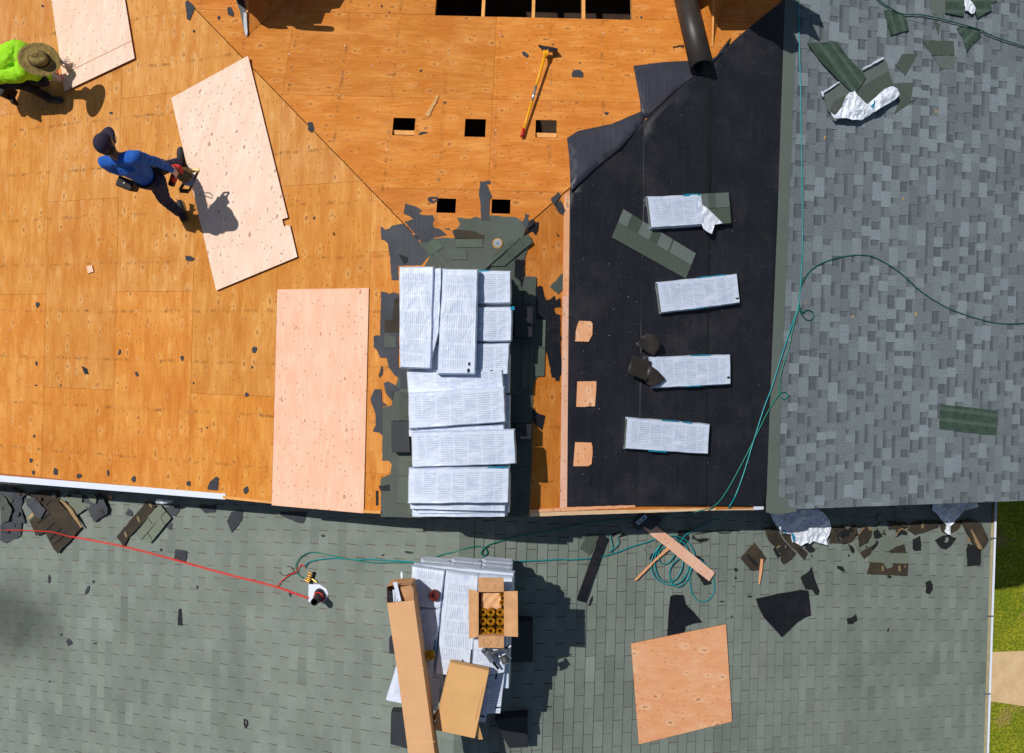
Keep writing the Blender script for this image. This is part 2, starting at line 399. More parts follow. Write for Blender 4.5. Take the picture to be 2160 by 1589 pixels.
def bar(a, b, w, h, up=Vector((0, 0, 1))):
    """a straight board from a to b (centre of its top), w wide and h deep"""
    a, b = Vector(a), Vector(b); d = (b - a).normalized(); s_ = d.cross(up).normalized(); u = s_.cross(d)
    V = [p + s_ * sx * w / 2 + u * (-h if k else 0) for p in (a, b) for sx, k in ((-1, 0), (1, 0), (1, 1), (-1, 1))]
    F = [[0, 3, 2, 1], [4, 5, 6, 7]] + [[i, (i + 1) % 4, (i + 1) % 4 + 4, i + 4] for i in range(4)]
    return V, F
def merge(parts):
    V, F = [], []
    for v, f in parts:
        n = len(V); V += list(v); F += [[i + n for i in q] for q in f]
    return V, F
def tube(pts, r, seg=8, closed=False, cap=True, radii=None):
    V, F = [], []; n = len(pts); pts = [Vector(p) for p in pts]; prev = None
    for i, p in enumerate(pts):
        a = pts[(i - 1) % n] if (closed or i) else pts[0]; b = pts[(i + 1) % n] if (closed or i < n - 1) else pts[-1]
        d = (b - a).normalized() if (b - a).length > 1e-9 else Vector((0, 0, 1))
        ref = prev if prev is not None else (Vector((0, 0, 1)) if abs(d.z) < .9 else Vector((1, 0, 0)))
        s_ = (ref - d * ref.dot(d)).normalized(); prev = s_; u = d.cross(s_); rr = radii[i] if radii else r
        for k in range(seg):
            t = 2 * math.pi * k / seg; V.append(p + s_ * math.cos(t) * rr + u * math.sin(t) * rr)
    for i in range(n if closed else n - 1):
        j = (i + 1) % n
        for k in range(seg): k2 = (k + 1) % seg; F.append([i * seg + k, i * seg + k2, j * seg + k2, j * seg + k])
    if cap and not closed: F.append(list(range(seg))[::-1]); F.append([(n - 1) * seg + k for k in range(seg)])
    return V, F
def smooth_line(pts, n=6, closed=False):
    P = [Vector(p) for p in pts]; out = []; L = len(P)
    for i in range(L if closed else L - 1):
        g_ = lambda k: P[k % L] if closed else P[max(0, min(L - 1, k))]
        a, b, c, d = g_(i - 1), g_(i), g_(i + 1), g_(i + 2)
        for k in range(n):
            t = k / n; out.append(.5 * ((2 * b) + (c - a) * t + (2 * a - 5 * b + 4 * c - d) * t * t + (3 * b - a - 3 * c + d) * t ** 3))
    if not closed: out.append(P[-1])
    return out
def cyl(c, r, h, seg=20, r2=None, hole=None, axis=None):
    V, F = [], []; r2 = r if r2 is None else r2
    for z, q in ((0, r), (h, r2)):
        for k in range(seg): t = 2 * math.pi * k / seg; V.append(Vector((q * math.cos(t), q * math.sin(t), z)))
    for k in range(seg): k2 = (k + 1) % seg; F.append([k, k2, k2 + seg, k + seg])
    if hole:
        for z in (0, h):
            for k in range(seg): t = 2 * math.pi * k / seg; V.append(Vector((hole * math.cos(t), hole * math.sin(t), z)))
        for k in range(seg):
            k2 = (k + 1) % seg; F += [[k + 2 * seg, k + 3 * seg, k2 + 3 * seg, k2 + 2 * seg], [k + seg, k2 + seg, k2 + 3 * seg, k + 3 * seg], [k, k + 2 * seg, k2 + 2 * seg, k2]]
    else: F.append(list(range(seg))[::-1]); F.append([seg + k for k in range(seg)])
    if axis is not None:
        q = Vector(axis).normalized().to_track_quat('Z', 'Y').to_matrix(); V = [q @ v for v in V]
    return [v + Vector(c) for v in V], F
def ell(c, r, su=14, sv=9, rot=None):
    V, F = [], []
    for j in range(sv + 1):
        p = math.pi * j / sv
        for i in range(su):
            t = 2 * math.pi * i / su; v = Vector((r[0] * math.sin(p) * math.cos(t), r[1] * math.sin(p) * math.sin(t), r[2] * math.cos(p)))
            V.append((rot @ v if rot else v) + Vector(c))
    for j in range(sv):
        for i in range(su): i2 = (i + 1) % su; F.append([j * su + i, (j + 1) * su + i, (j + 1) * su + i2, j * su + i2])
    return V, F

# ------------------------------------------------------------------ the house
house = empty('house', (0, 0, -12), 'large house under re-roofing with bare plywood decking, black underlayment and grey shingle roofs', 'house')
K = math.sqrt(1 + TL * TL); KH = math.sqrt(1 + TH * TH)
def clip(poly, a, b, c):
    out = []
    for i in range(len(poly)):
        p, q = poly[i], poly[(i + 1) % len(poly)]; dp, dq = a * p[0] + b * p[1] - c, a * q[0] + b * q[1] - c
        if dp <= 0: out.append(p)
        if (dp < 0 < dq) or (dq < 0 < dp):
            t = dp / (dp - dq); out.append((p[0] + (q[0] - p[0]) * t, p[1] + (q[1] - p[1]) * t))
    return out
def cut(poly, r):
    """poly minus an upright rectangle, as convex pieces"""
    x0, x1, y0, y1 = r; out = []; a = clip(poly, -1, 0, -x1); rest = clip(poly, 1, 0, x1)
    if len(a) > 2: out.append(a)
    a = clip(rest, 1, 0, x0); rest = clip(rest, -1, 0, -x0)
    if len(a) > 2: out.append(a)
    for s_ in ((0, -1, -y1), (0, 1, y0)):
        a = clip(rest, *s_)
        if len(a) > 2: out.append(a)
    return out
def deck(name, sheets, region, f, holes, mat, th, vert, sub=.0):
    V, F, TT, SH, UV = [], [], [], [], []
    for (x0, x1, y0, y1) in sheets:
        g_ = .0014; p = [(x0 + g_, y0 + g_), (x1 - g_, y0 + g_), (x1 - g_, y1 - g_), (x0 + g_, y1 - g_)]
        for c in region: p = clip(p, *c) if len(p) > 2 else []
        if len(p) < 3 or abs(area(p)) < 1e-6: continue
        pcs = [p]
        for h in holes: pcs = [q for s_ in pcs for q in cut(s_, h)]
        t = (1, 1, random.random()); k = random.uniform(.92, 1.03); yy_ = (y0 + y1) / 2; wt = max(-1, min(1.2, yy_ / 2.2)) if vert else .15; s3 = (k, k * random.uniform(.97, 1.03) * (1 + .07 * wt), k * random.uniform(.94, 1.06) * (1 + .28 * wt)); dz = random.uniform(-.0015, .0015)
        for q in pcs:
            if area(q) < 0: q = q[::-1]
            n = len(V); m_ = len(q)
            V += [(x, y, f(x, y) + dz) for x, y in q] + [(x, y, f(x, y) - th) for x, y in q]
            UV += ([(x, y) if vert else (y, x) for x, y in q]) * 2
            F.append([n + i for i in range(m_)]); F.append([n + m_ + i for i in range(m_)][::-1])
            for i in range(m_): j = (i + 1) % m_; F.append([n + i, n + m_ + i, n + m_ + j, n + j])
            TT += [t] * (m_ + 2); SH += [s3] * (m_ + 2)
    return mesh(name, V, F, mat, house, uvs=UV, tints=TT, shade=SH)
aL = 1.1018; cosL = 1 / K; cosH = 1 / KH; SW = 1.22 * cosL; SH_ = 1.22 * cosH
sheets = []
for k in range(-1, 8):
    x1 = -(aL * cosL + SW * (k - 0)) + 0; x0 = x1 - SW
    off = {-1: .35, 0: -.08 - 1.22, 1: -1.30, 2: 2.38, 3: 1.134, 4: -.08}.get(k, (k % 2) * 1.22 + .2)
    for r in range(-4, 5): sheets.append((x0, min(x1, -.0001) if k >= 0 else -.0001, off + 2.44 * r - 2.44, off + 2.44 * r)) if k >= 0 else None
for r in range(-3, 3): sheets.append((-aL * cosL, 0, .35 + 2.44 * r - 2.44, .35 + 2.44 * r))
XE = 9.7
regL = [(1, 0, -.004), (0, -1, -YR), (-1, 0, XE), (TL, TH, -.0022)]   # x<0, y>YR, TL*x + TH*y <= 0
deck('roof_deck', sheets, regL, fL, [], M['deck'], .014, True)
sheets = []; b0 = 1.129 * cosH
xo = {-1: 1.1, 0: .25, 1: .25, 2: -1.6, 3: .35}
for k in range(-1, 8):
    y0 = b0 + SH_ * (k - 0) if k >= 0 else 0; y1 = b0 + SH_ * (k + 1) if k >= 0 else b0
    for r in range(-5, 6): sheets.append((xo.get(k, .3) + 2.44 * r - 2.44, xo.get(k, .3) + 2.44 * r, y0, y1))
def hrect(t, a, b, f):
    p, q = at(*px(t, [a])[0], f), at(*px(t, [b])[0], f); return (min(p.x, q.x), max(p.x, q.x), min(p.y, q.y), max(p.y, q.y))
vh = [hrect('T2', (1031, 731), (1158, 843), fH), hrect('T3', (240, 738), (363, 852), fH), hrect('T3', (677, 745), (806, 857), fH),
      hrect('Y1', (942, 255), (1195, 462), fH), hrect('Y2', (382, 268), (635, 472), fH)]
op0 = at(917, 35, fH); op1 = at(1335, 40, fH)
vh.append((op0.x, op1.x, (op0.y + op1.y) / 2, 5.6))
regH = [(-TL, -TH, -.002), (TR, -TH, -.002)]
regH = [(-TL, -TH, -.0022), (TR, -TH, -.0022)]
deck('roof_deck', sheets, regH, fH, vh, M['deck_hip'], .014, False)
sheets = [(SW * k, SW * (k + 1), -5 + 2.44 * r + (k % 2) * 1.22, -5 + 2.44 * (r + 1) + (k % 2) * 1.22) for k in range(9) for r in range(7)]
deck('roof_deck', sheets, [(-1, 0, -.004), (0, -1, -YR), (1, 0, XE), (-TR, TH, -.003)], lambda x, y: fR(x, y) - .006, [], M['deck_hip'], .014, True)
# rafters and blocking seen through the openings
for i in range(-12, 20):
    x = (op0.x) + .6096 * i - .03
    y0 = max(.1, abs(x)) if i != 1 else 3.0
    if not (-7 < x < 7): continue
    V, F = bar((x, y0, fH(x, y0) - .0155), (x, 8.5, fH(x, 8.5) - .0155), .038, .14); mesh('rafter', V, F, M['lumber'], house)
for a, b in ((('T2', (1036, 815)), ('T2', (1150, 836))), (('T3', (690, 828)), ('T3', (800, 852)))):
    p, q = at(*px(a[0], [a[1]])[0], fH), at(*px(b[0], [b[1]])[0], fH)
    V, F = bar((p.x - .12, q.y + .035, fH(0, q.y) - .05), (q.x + .12, q.y + .035, fH(0, q.y) - .05), .05, .09); mesh('blocking', V, F, M['lumber'], house)
V, F = boxes([(-8.9, 8.9, YR + .3, 8.9, -4.2, -4.1)]); mesh('attic_floor', V, F, M['insul'], house)
# walls
V, F = boxes([(-7.5, 7.35, YR + .25, YR + .37, -4.2, -2.85), (-7.5, -7.38, YR + .4, 9, -12, -2.9), (7.4, 7.5, -11, 9, -12, -3.9), (-7.5, 7.4, -11, -10.9, -12, -3.95), (-7.4, 7.4, 8.9, 9, -12, -3.95)])
wall = mesh('wall', V, F, M['siding'], house)
V = [(-7.3, YR + .3, -2.8), (7.3, YR + .3, -2.8), (0, YR + .3, -.03), (-7.3, YR + .38, -2.8), (7.3, YR + .38, -2.8), (0, YR + .38, -.03)]
mesh('gable_wall', V, [[0, 1, 2], [5, 4, 3], [0, 3, 4, 1], [1, 4, 5, 2], [2, 5, 3, 0]], M['siding'], house)
V, F = boxes([(-8.9, 7.3, -11, YR + .2, -3.95, -3.9)]); mesh('lower_ceiling', V, F, M['insul'], house)

# grey laminated shingles on the right slope
def shingles(name, x_start, sgn, f, c, rows, y0, y1, ycut, mat, tabs, th, tilt, parent=house, jit=.0):
    V, F, TT = [], [], []
    for r in range(rows):
        xa = x_start + sgn * c * r; xb = xa + sgn * c; yl = y0
        zo = random.uniform(-.0004, .0004); off = random.uniform(0, tabs(0)[0]) if jit else (r % 6) * tabs(0)[0] / 2.0 + r * .012
        y = y0 - off; rt = random.uniform(.95, 1.05)
        while y < y1:
            w_, h_, tn = tabs(1); ya, yb = max(y, y0), min(y + w_ - (.0 if jit else .008), y1 if ycut is None else min(y1, ycut(xa)))
            y += w_
            if yb - ya < .004: continue
            n = len(V); hi = h_
            # upper edge tucked under the next course, butt edge standing proud
            za, zb = f(xa, 0) + .001 + zo, f(xb, 0) + tilt + hi
            zb0 = f(xb, 0) - .004
            V += [(xa, ya, za), (xa, yb, za), (xb, yb, zb), (xb, ya, zb), (xb, yb, zb0), (xb, ya, zb0), (xa, ya, za - .004), (xa, yb, za - .004)]
            top = [n, n + 3, n + 2, n + 1] if sgn > 0 else [n, n + 1, n + 2, n + 3]
            F += [top, [n + 3, n + 5, n + 4, n + 2], [n, n + 6, n + 5, n + 3], [n + 1, n + 2, n + 4, n + 7]]
            TT += [tuple(q * rt for q in tn)] * 4
    return mesh(name, V, F, mat, parent, tints=TT)
def laminated(name, xst, f, c, rows, y0, y1, ycut, mat):
    """two-ply shingles: raised teeth, and recesses whose upper edge carries the printed dark band"""
    V, F, TT = [], [], []
    def quad(xa, xb, ya, yb, ha, hb, t, sides):
        n = len(V); za, zb, zl = f(xa, 0) + ha, f(xb, 0) + hb, f(xb, 0) - .004
        V.extend([(xa, ya, za), (xb, ya, zb), (xb, yb, zb), (xa, yb, za), (xb, ya, zl), (xb, yb, zl), (xa, ya, f(xa, 0) - .004), (xa, yb, f(xa, 0) - .004)])
        F.append([n, n + 1, n + 2, n + 3]); TT.append(t)
        if sides: F.extend([[n + 1, n + 4, n + 5, n + 2], [n, n + 6, n + 4, n + 1], [n + 3, n + 2, n + 5, n + 7]]); TT.extend([tuple(v * .8 for v in t)] * 3)
    for r in range(rows):
        xa = xst + c * r; xb = xa + c; y = y0 - random.uniform(0, .2); tooth = random.random() < .5; rt = random.uniform(.95, 1.05); ym = min(y1, ycut(xa))
        while y < ym:
            w_ = random.choice([.10, .13, .16, .2, .24]) if tooth else random.choice([.07, .1, .13, .17]); ya, yb = max(y, y0), min(y + w_, ym); y += w_
            if yb - ya > .004:
                if tooth:
                    k = random.random(); t = (random.uniform(.82, 1.02) if k < .64 else random.uniform(1.06, 1.26)) * rt; quad(xa, xb, ya, yb, .004, .013, (t, t, t), True)
                else:
                    t = random.uniform(.78, .98) * rt; d = random.uniform(.46, .62) * rt; m1, m2 = xa + c * .2, xa + c * random.choice([.34, .42, .42, .8])
                    quad(xa, m1, ya, yb, .0012, .002, (d, d, d * 1.02), False); e = d * .65 + t * .35; quad(m1, m2, ya, yb, .002, .0035, (e, e, e * 1.01), False); quad(m2, xb, ya, yb, .0035, .0075, (t, t, t), True)
            tooth = not tooth if random.random() < .85 else tooth
    return mesh(name, V, F, mat, house, tints=TT)
xs0 = at(1640, 600, fR).x
hipcut = lambda x: x * TR / TH - .02
laminated('laminated_shingles', xs0 + .05, fR, .1405, 38, YR - .03, 9.0, hipcut, M['arch'])
# starter strip beside the underlayment
slab('starter_strip', px('P', [(1657, -40), (1687, -40), (1679, 60), (1665, 440), (1650, 760), (1641, 1078), (1616, 1078), (1628, 760), (1641, 440), (1652, 110)]), fR, .003, .010, M['starter'], house)
slab('starter_strip', px('P', [(1616, 1050), (1660, 1048), (1663, 1070), (1680, 1072), (1680, 1079), (1640, 1086), (1616, 1081)]), fR, .018, .004, M['starter'], house, rough=.7)
# three-tab shingles on the lower roof
def tab3(k):
    t = random.gauss(1.0, .05); return .3262, 0, (t, t * random.uniform(.99, 1.01), t * random.uniform(.98, 1.02))
YL0, YL1 = -11.0, YR + .5
c3 = .1366 / math.sqrt(1 + TLO * TLO)
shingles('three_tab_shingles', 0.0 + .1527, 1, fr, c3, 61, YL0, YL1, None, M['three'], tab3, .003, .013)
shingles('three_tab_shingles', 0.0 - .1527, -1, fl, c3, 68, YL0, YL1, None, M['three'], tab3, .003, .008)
# ridge caps of the lower roof
yy = YL0; V, F, TT = [], [], []
while yy < YL1:
    n = len(V); y2 = min(yy + .14, YL1); z0_, z1_ = .014, .024; t = random.uniform(.88, 1.02)
    for y, e in ((yy, z1_), (y2, z0_)):
        for x in (-.17, 0, .17): V.append((x, y, fW(x, y) + e))
    V += [(-.17, yy, fW(.17, 0)), (0, yy, fW(0, 0)), (.17, yy, fW(.17, 0)), (-.17, y2, fW(.17, 0) - .001), (.17, y2, fW(.17, 0) - .001)]
    F += [[n, n + 1, n + 4, n + 3], [n + 1, n + 2, n + 5, n + 4], [n, n + 6, n + 7, n + 1], [n + 1, n + 7, n + 8, n + 2], [n + 2, n + 8, n + 10, n + 5], [n, n + 3, n + 9, n + 6]]
    TT += [(t, t, t)] * 6; yy += .14
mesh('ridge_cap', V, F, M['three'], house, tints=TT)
# the decks under the shingle courses close the roof
V = [(0, YL0, -HLO - .012), (0, YL1, -HLO - .012), (7.92, YL1, fr(7.92, 0) - .012), (7.92, YL0, fr(7.92, 0) - .012), (-9.0, YL1, fl(-9, 0) - .012), (-9.0, YL0, fl(-9, 0) - .012)]
mesh('lower_roof_deck', V, [[0, 3, 2, 1], [0, 1, 4, 5]], M['dark_wood'], house)
# gutter on the right eave of the lower roof
gx = 7.935; V, F = [], []
prof = [(0, .0), (0, -.1), (.07, -.1), (.09, -.02), (.09, .005), (.082, .005), (.082, -.02), (.065, -.092), (.008, -.092), (.008, 0)]
zg = fr(gx, 0) + .005
for y in (YL0, YL1 + .02):
    for a, b in prof: V.append((gx + a, y, zg + b))
m_ = len(prof); F = [[i, (i + 1) % m_, (i + 1) % m_ + m_, i + m_] for i in range(m_)] + [list(range(m_)), list(range(m_, 2 * m_))[::-1]]
gut = mesh('gutter', V, F, M['gutterw'], house)
for y in [-3.3, -4.5, -5.7, -6.9, -8.1]:
    V, F = boxes([(gx - .01, gx + .095, y, y + .02, zg + .006, zg + .012)]); mesh('gutter_bracket', V, F, M['steel'], gut)
V, F = boxes([(gx + .066, gx + .098, YL0, YL1 + .02, zg + .0055, zg + .012)]); mesh('gutter_lip', V, F, M['white'], gut)
# rake edge boards and drip edge
slab('rake_board', px('P', [(-320, 973), (0, 999), (476, 1037), (800, 1072), (800, 1083), (476, 1051), (0, 1012), (-320, 986)]), fL, -.05, .034, M['edge'], house)
slab('drip_edge', px('P', [(-320, 977), (-30, 1000.5), (476, 1042), (475, 1054), (-30, 1014), (-320, 990)]), fL, .004, .004, M['white'], house)
slab('rake_board', px('P', [(470, 1046), (576, 1057), (576, 1063), (470, 1052)]), fL, -.02, .03, M['lumber'], house)
slab('rake_board', px('P', [(765, 1076), (803, 1078), (803, 1084), (765, 1082)]), fL, .0, .03, M['lumber'], house)
slab('rake_board', px('P', [(1117, 1080), (1330, 1076), (1510, 1072), (1510, 1077), (1330, 1083), (1118, 1090)]), fR, -.03, .03, M['lumber_pale'], house, rough=.4, step=12)
slab('rake_board', px('P', [(1117, 1076), (1200, 1070), (1340, 1066), (1340, 1071), (1200, 1078), (1117, 1082)]), fR, .002, .012, M['ply_tan'], house, rough=.6, step=9)
slab('drip_edge', px('P', [(1590, 1069), (1611, 1069), (1610, 1075), (1591, 1076)]), fR, .0, .03, M['white'], house)
slab('rake_board', px('P', [(1345, 1073), (1612, 1070), (1612, 1076), (1345, 1078)]), fR, -.05, .034, M['lumber_pale'], house)
V, F = merge([bar((0, YR + .01, -.018), (9.6, YR + .01, fR(9.6, 0) - .018), .022, .12)]); mesh('fascia', V, F, M['lumber_pale'], house)
V, F = merge([bar((0, YR + .01, -.018), (-9.6, YR + .01, fL(-9.6, 0) - .018), .022, .12)]); mesh('fascia', V, F, M['lumber_pale'], house)
# narrow new deck strip beside the underlayment
slab('deck_strip', px('P', [(1187, 625), (1199.5, 626), (1196, 1074), (1181, 1072)]), fR, .001, .012, M['ply_pink'], house, edge=M['edge'])
slab('deck_strip', px('P', [(1190, 412), (1202, 402), (1199.5, 626), (1187, 625)]), fR, .001, .008, M['ply_tan'], house)

# underlayment
def wrinkle(amp, s1=1.3, s2=4.0, seed=0.0):
    return lambda x, y: amp * (noise.noise((x * s1 + seed, y * s1 * .6, seed)) + .45 * noise.noise((x * s2, y * s2 * .5, seed + 3)))
slab('underlayment', px('P', [(1202, 400), (1250, 350), (1365, 250), (1430, 190), (1500, 130), (1560, 75), (1640, 10), (1700, -45), (1666, -45), (1661, 110), (1648, 440), (1633, 760), (1620, 1070), (1440, 1068), (1320, 1069), (1195, 1072)]), fR, .004, .004, M['felt'], house, inner=26, hf=wrinkle(.006), smooth=True)
slab('underlayment_lap', px('P', [(1358, 262), (1430, 196), (1500, 136), (1500, 400), (1494, 760), (1490, 1069), (1343, 1068), (1350, 760), (1356, 430)]), fR, .010, .003, M['felt'], house, inner=26, hf=wrinkle(.006, seed=1), smooth=True)
slab('underlayment_flap', px('P', [(1196, 292), (1220, 276), (1290, 262), (1360, 232), (1372, 236), (1352, 262), (1310, 312), (1262, 350), (1204, 404), (1201, 340)]), fH, .012, .004, M['felt_hip'], house, inner=16, hf=wrinkle(.012, 3, 7, 2), smooth=True, rough=.5, step=10)
slab('underlayment_flap', px('P', [(1336, 139), (1400, 131), (1455, 128), (1502, 124), (1512, 118), (1520, 105), (1542, 78), (1536, 100), (1600, 45), (1548, 88), (1500, 135), (1420, 196), (1365, 248), (1352, 240), (1350, 212)]), fH, .02, .004, M['felt_hip'], house, inner=16, hf=wrinkle(.012, 3, 7, 5), smooth=True)

# old felt and old shingles still nailed down
def rem(t, pts, f, kind, h=.0, th=.003, rough=.8, tint=None, label=None, ang=0):
    m_ = {'f': 'oldfelt', 's': 'oldsh', 'l': 'oldsh_l', 'b': 'brownsh', 'k': 'blackfelt'}[kind]
    o = slab({'f': 'felt_remnant', 's': 'shingle_remnant', 'l': 'shingle_remnant', 'b': 'shingle_remnant', 'k': 'felt_remnant'}[kind],
             px(t, pts), f, .002 + h, th, M[m_], house, rough=rough, step=7 if rough else 99, tint=tint, ang=ang)
    return o
rem('Y1', [(150,660),(175,655),(205,690),(270,680),(310,635),(460,610),(500,640),(850,1030),(720,1190),(400,1200),(400,1400),(305,1400),(285,1130),(255,890),(200,840),(160,830)], fL, 'f')
rem('Y1', [(485,580),(605,545),(560,505),(465,465),(495,325),(640,370),(735,430),(690,460),(715,485),(880,490),(905,550),(880,610),(900,660),(990,690),(1080,770),(900,800),(780,900),(850,1030)], fH, 'f')
rem('Y2', [(215,20),(360,10),(365,40),(310,60),(350,150),(385,230),(350,280),(345,570),(230,560),(215,270),(200,220)], fH, 'f', h=.004)
rem('U2', [(555,620),(600,570),(700,560),(800,568),(760,500),(690,490),(740,480),(770,510),(815,480),(835,450),(810,395),(920,405),(975,385),(1010,405),(1080,395),(1090,375),(1300,390),(1370,430),(1385,490),(1370,540),(858,990),(600,705)], fH, 's', h=.001)
rem('P', [(908, 538), (976, 611), (963, 1096), (803, 1090), (803, 1010), (824, 1000), (826, 980), (820, 972), (806, 972), (806, 915), (805, 860), (826, 855), (838, 800), (852, 780), (880, 680), (890, 570)], fL, 's', h=.004)
rem('P', [(1104, 497), (1123, 512), (1112, 528), (1105, 550), (1090, 546), (1086, 584), (1130, 584), (1130, 675), (1151, 675), (1150, 734), (1148, 793), (1134, 795), (1127, 806), (1124, 830), (1123, 900), (1121, 1003), (1116, 1085), (963, 1097), (976, 611)], fR, 's', h=.001)
rem('Y3', [(150,95),(230,110),(260,130),(310,105),(385,125),(385,1110),(490,1130),(500,1450),(440,1430),(405,1385),(400,1270),(330,1220),(260,1120),(225,980),(140,985),(100,890),(50,840),(55,690),(110,680),(140,690)], fL, 'f', h=.008)
rem('Y3', [(195,475),(300,475),(330,190),(400,185),(400,640),(310,640),(200,640)], fL, 'b', h=.012, th=.005, rough=.3)
rem('Y3', [(190,670),(240,655),(290,700),(350,700),(350,845),(200,845)], fL, 's', h=.012, th=.005, rough=.4)
rem('Y3', [(185,1325),(240,1300),(320,1340),(390,1390),(430,1400),(420,1430),(320,1440),(300,1560),(270,1530),(215,1460)], fL, 'f', h=.009)
rem('Y4', [(15,50),(10,0),(60,-110),(140,-110),(150,40),(215,90),(150,100),(150,290),(150,460),(110,425),(35,415),(75,330),(70,210),(45,120)], fL, 'f', h=.009)
rem('Y4', [(110,1090),(250,1075),(250,1150),(130,1150)], fL, 'k', h=.006)
rem('Y5', [(445,35),(480,30),(490,20),(530,25),(545,90),(580,210),(630,205),(700,150),(715,220),(775,180),(780,305),(700,310),(690,330),(710,390),(775,410),(775,690),(795,720),(775,760),(780,850),(790,1200),(765,1230),(760,1300),(715,1290),(695,1240),(660,1250),(640,1120),(575,880),(570,480),(440,480),(445,260)], fR, 'k')
rem('Y5', [(275,0),(300,0),(300,260),(440,260),(440,0)], fR, 's', h=.008, th=.005, rough=.2, tint=(1.15, 1.15, 1.1))
rem('Y5', [(285,805),(425,805),(418,1030),(272,1030)], fR, 's', h=.008, th=.005, rough=.2, tint=(1.1, 1.12, 1.1))
rem('Y5', [(268,1035),(418,1035),(405,1410),(255,1410)], fR, 's', h=.008, th=.005, rough=.2, tint=(1.2, 1.22, 1.18))
rem('Y5', [(438,858),(572,858),(558,1230),(425,1230)], fR, 's', h=.009, th=.005, rough=.2, tint=(1.1, 1.15, 1.1))
rem('Y5', [(540,480),(580,480),(570,845),(450,845),(450,830),(530,825)], fR, 's', h=.009, th=.005, rough=.2, tint=(1.4, 1.45, 1.4))
rem('Y6', [(370,135),(460,200),(525,215),(490,400),(375,290)], fR, 'k', h=.004)
rem('Y2', [(800,600),(845,510),(840,465),(905,490),(880,520),(900,570),(860,690)], fH, 'f', h=.004)
rem('Y2', [(900,575),(940,545),(975,560),(960,620),(870,690)], fH, 'k', h=.004)
rem('Y2', [(985,600),(1030,580),(1025,690),(990,770),(940,710),(820,780),(900,680)], fR, 'k', h=.002)
rem('Y2', [(700,1115),(840,1110),(830,1220),(835,1345),(790,1500),(780,1420),(700,1350)], fR, 'k', h=.008)
rem('Y1', [(780,905),(920,815),(1030,930),(860,1050)], fH, 's', h=.008, th=.005, rough=.2, tint=(1.1, 1.2, 1.1))
rem('Y1', [(1215,810),(1240,690),(1320,700),(1500,740),(1500,812)], fH, 'b', h=.008, th=.004, rough=.2)
rem('Y2', [(-160,690),(100,705),(270,775),(270,822),(-140,815)], fH, 'b', h=.010, th=.004, rough=.3)
rem('Y2', [(-120,825),(255,825),(250,940),(-130,935)], fH, 's', h=.009, th=.005, rough=.2, tint=(1.12, 1.15, 1.1))
rem('Y2', [(-300,970),(30,965),(30,1110),(-180,1110)], fH, 's', h=.009, th=.005, rough=.2, tint=(1.05, 1.08, 1.05))
rem('Y2', [(760,800),(895,760),(952,870),(860,940)], fR, 's', h=.03, th=.006, rough=.2, tint=(1.05, 1.1, 1.05))
rem('Y2', [(600,890),(755,805),(855,945),(700,1075),(610,1000)], fR, 's', h=.022, th=.006, rough=.2, tint=(1.0, 1.08, 1.0))
rem('Y2', [(400,1060),(600,900),(700,1080),(560,1200),(330,1200)], fR, 's', h=.014, th=.006, rough=.2, tint=(.95, 1.05, .98))
slab('felt_remnant', px('Y1', [(805,265),(830,235),(870,230),(950,240),(950,290),(880,330),(820,300)]), fH, .002, .003, M['scrap'], house, holes=[px('Y1', [(868,265),(905,262),(925,275),(890,295)])])
for t, q in (('Y4', [(75,1150),(105,1150),(105,1330),(75,1335)]),): slab('felt_remnant', px(t, q), fL, .002, .003, M['scrap_dark'], house)
# curled pitch-black hole in the left felt
slab('felt_remnant', px('Y1', [(395,1040),(455,1050),(525,1080),(520,1130),(480,1170),(440,1110)]), fL, .012, .004, M['scrap_dark'], house)
rem('P', [(884, 512), (902, 512), (984, 596), (990, 625), (966, 622)], fM, 's', h=.014, rough=.3)
def old_tab(k):
    t = random.gauss(1.05, .09); return .3, 0, (t, t, t * .98)
shingles('old_shingle_courses', .13, 1, lambda x, y: fR(x, y) + .006, .128, 5, YR, -.62, None, M['oldsh'], old_tab, .003, .012)
shingles('old_shingle_courses', -.13, -1, lambda x, y: fL(x, y) + .010, .128, 4, YR, -1.15, None, M['oldsh'], old_tab, .003, .010)
# nail heads and staples left in the deck
V, F = [], []
for k in range(420):
    r = random.random()
    if r < .5: x, y = random.uniform(5, 770), random.uniform(20, 1030); f = fL if x * .94 + 35 < y + 0 or x < 400 else fH
    elif r < .75: x, y = random.uniform(560, 1330), random.uniform(60, 440); f = fH
    else: x, y = random.uniform(1210, 1600), random.uniform(420, 1060); f = fR
    if f is fH and (x < 560 + (y - 160) * .98): continue
    p = at(x, y, f, .0005 if f is not fR else .012)
    if f is not fR and random.random() < .65:
        sn = lambda q: (math.floor(q / .6096) + .5) * .6096 + random.uniform(-.012, .012)
        p = Vector((p.x, sn(p.y), 0)) if f is fL else Vector((sn(p.x), p.y, 0))
        if p.y < YR + .02 or TL * abs(p.x) < TH * p.y - .01 and f is fL: continue
        if f is fH and TH * p.y < TL * abs(p.x) + .01: continue
    if f is fH and any(h[0] - .02 < p.x < h[1] + .02 and h[2] - .02 < p.y < h[3] + .02 for h in vh): continue
    s_ = random.uniform(.003, .006) * (.6 if f is fR else 1); n = len(V); a = random.uniform(0, 3); w2 = s_ * random.choice([1, 1, .35])
    for dx, dy in ((-1, -1), (1, -1), (1, 1), (-1, 1)):
        X, Y = dx * s_, dy * w2; qx, qy = p.x + X * math.cos(a) - Y * math.sin(a), p.y + X * math.sin(a) + Y * math.cos(a)
        V.append((qx, qy, f(qx, qy) + (.002 if f is not fR else .013)))
    V.append((p.x, p.y, f(p.x, p.y) + (.004 if f is not fR else .016)))
    F += [[n, n + 1, n + 4], [n + 1, n + 2, n + 4], [n + 2, n + 3, n + 4], [n + 3, n, n + 4]]
tag(mesh('nail_head', V, F, M['nails'], house), kind='stuff')

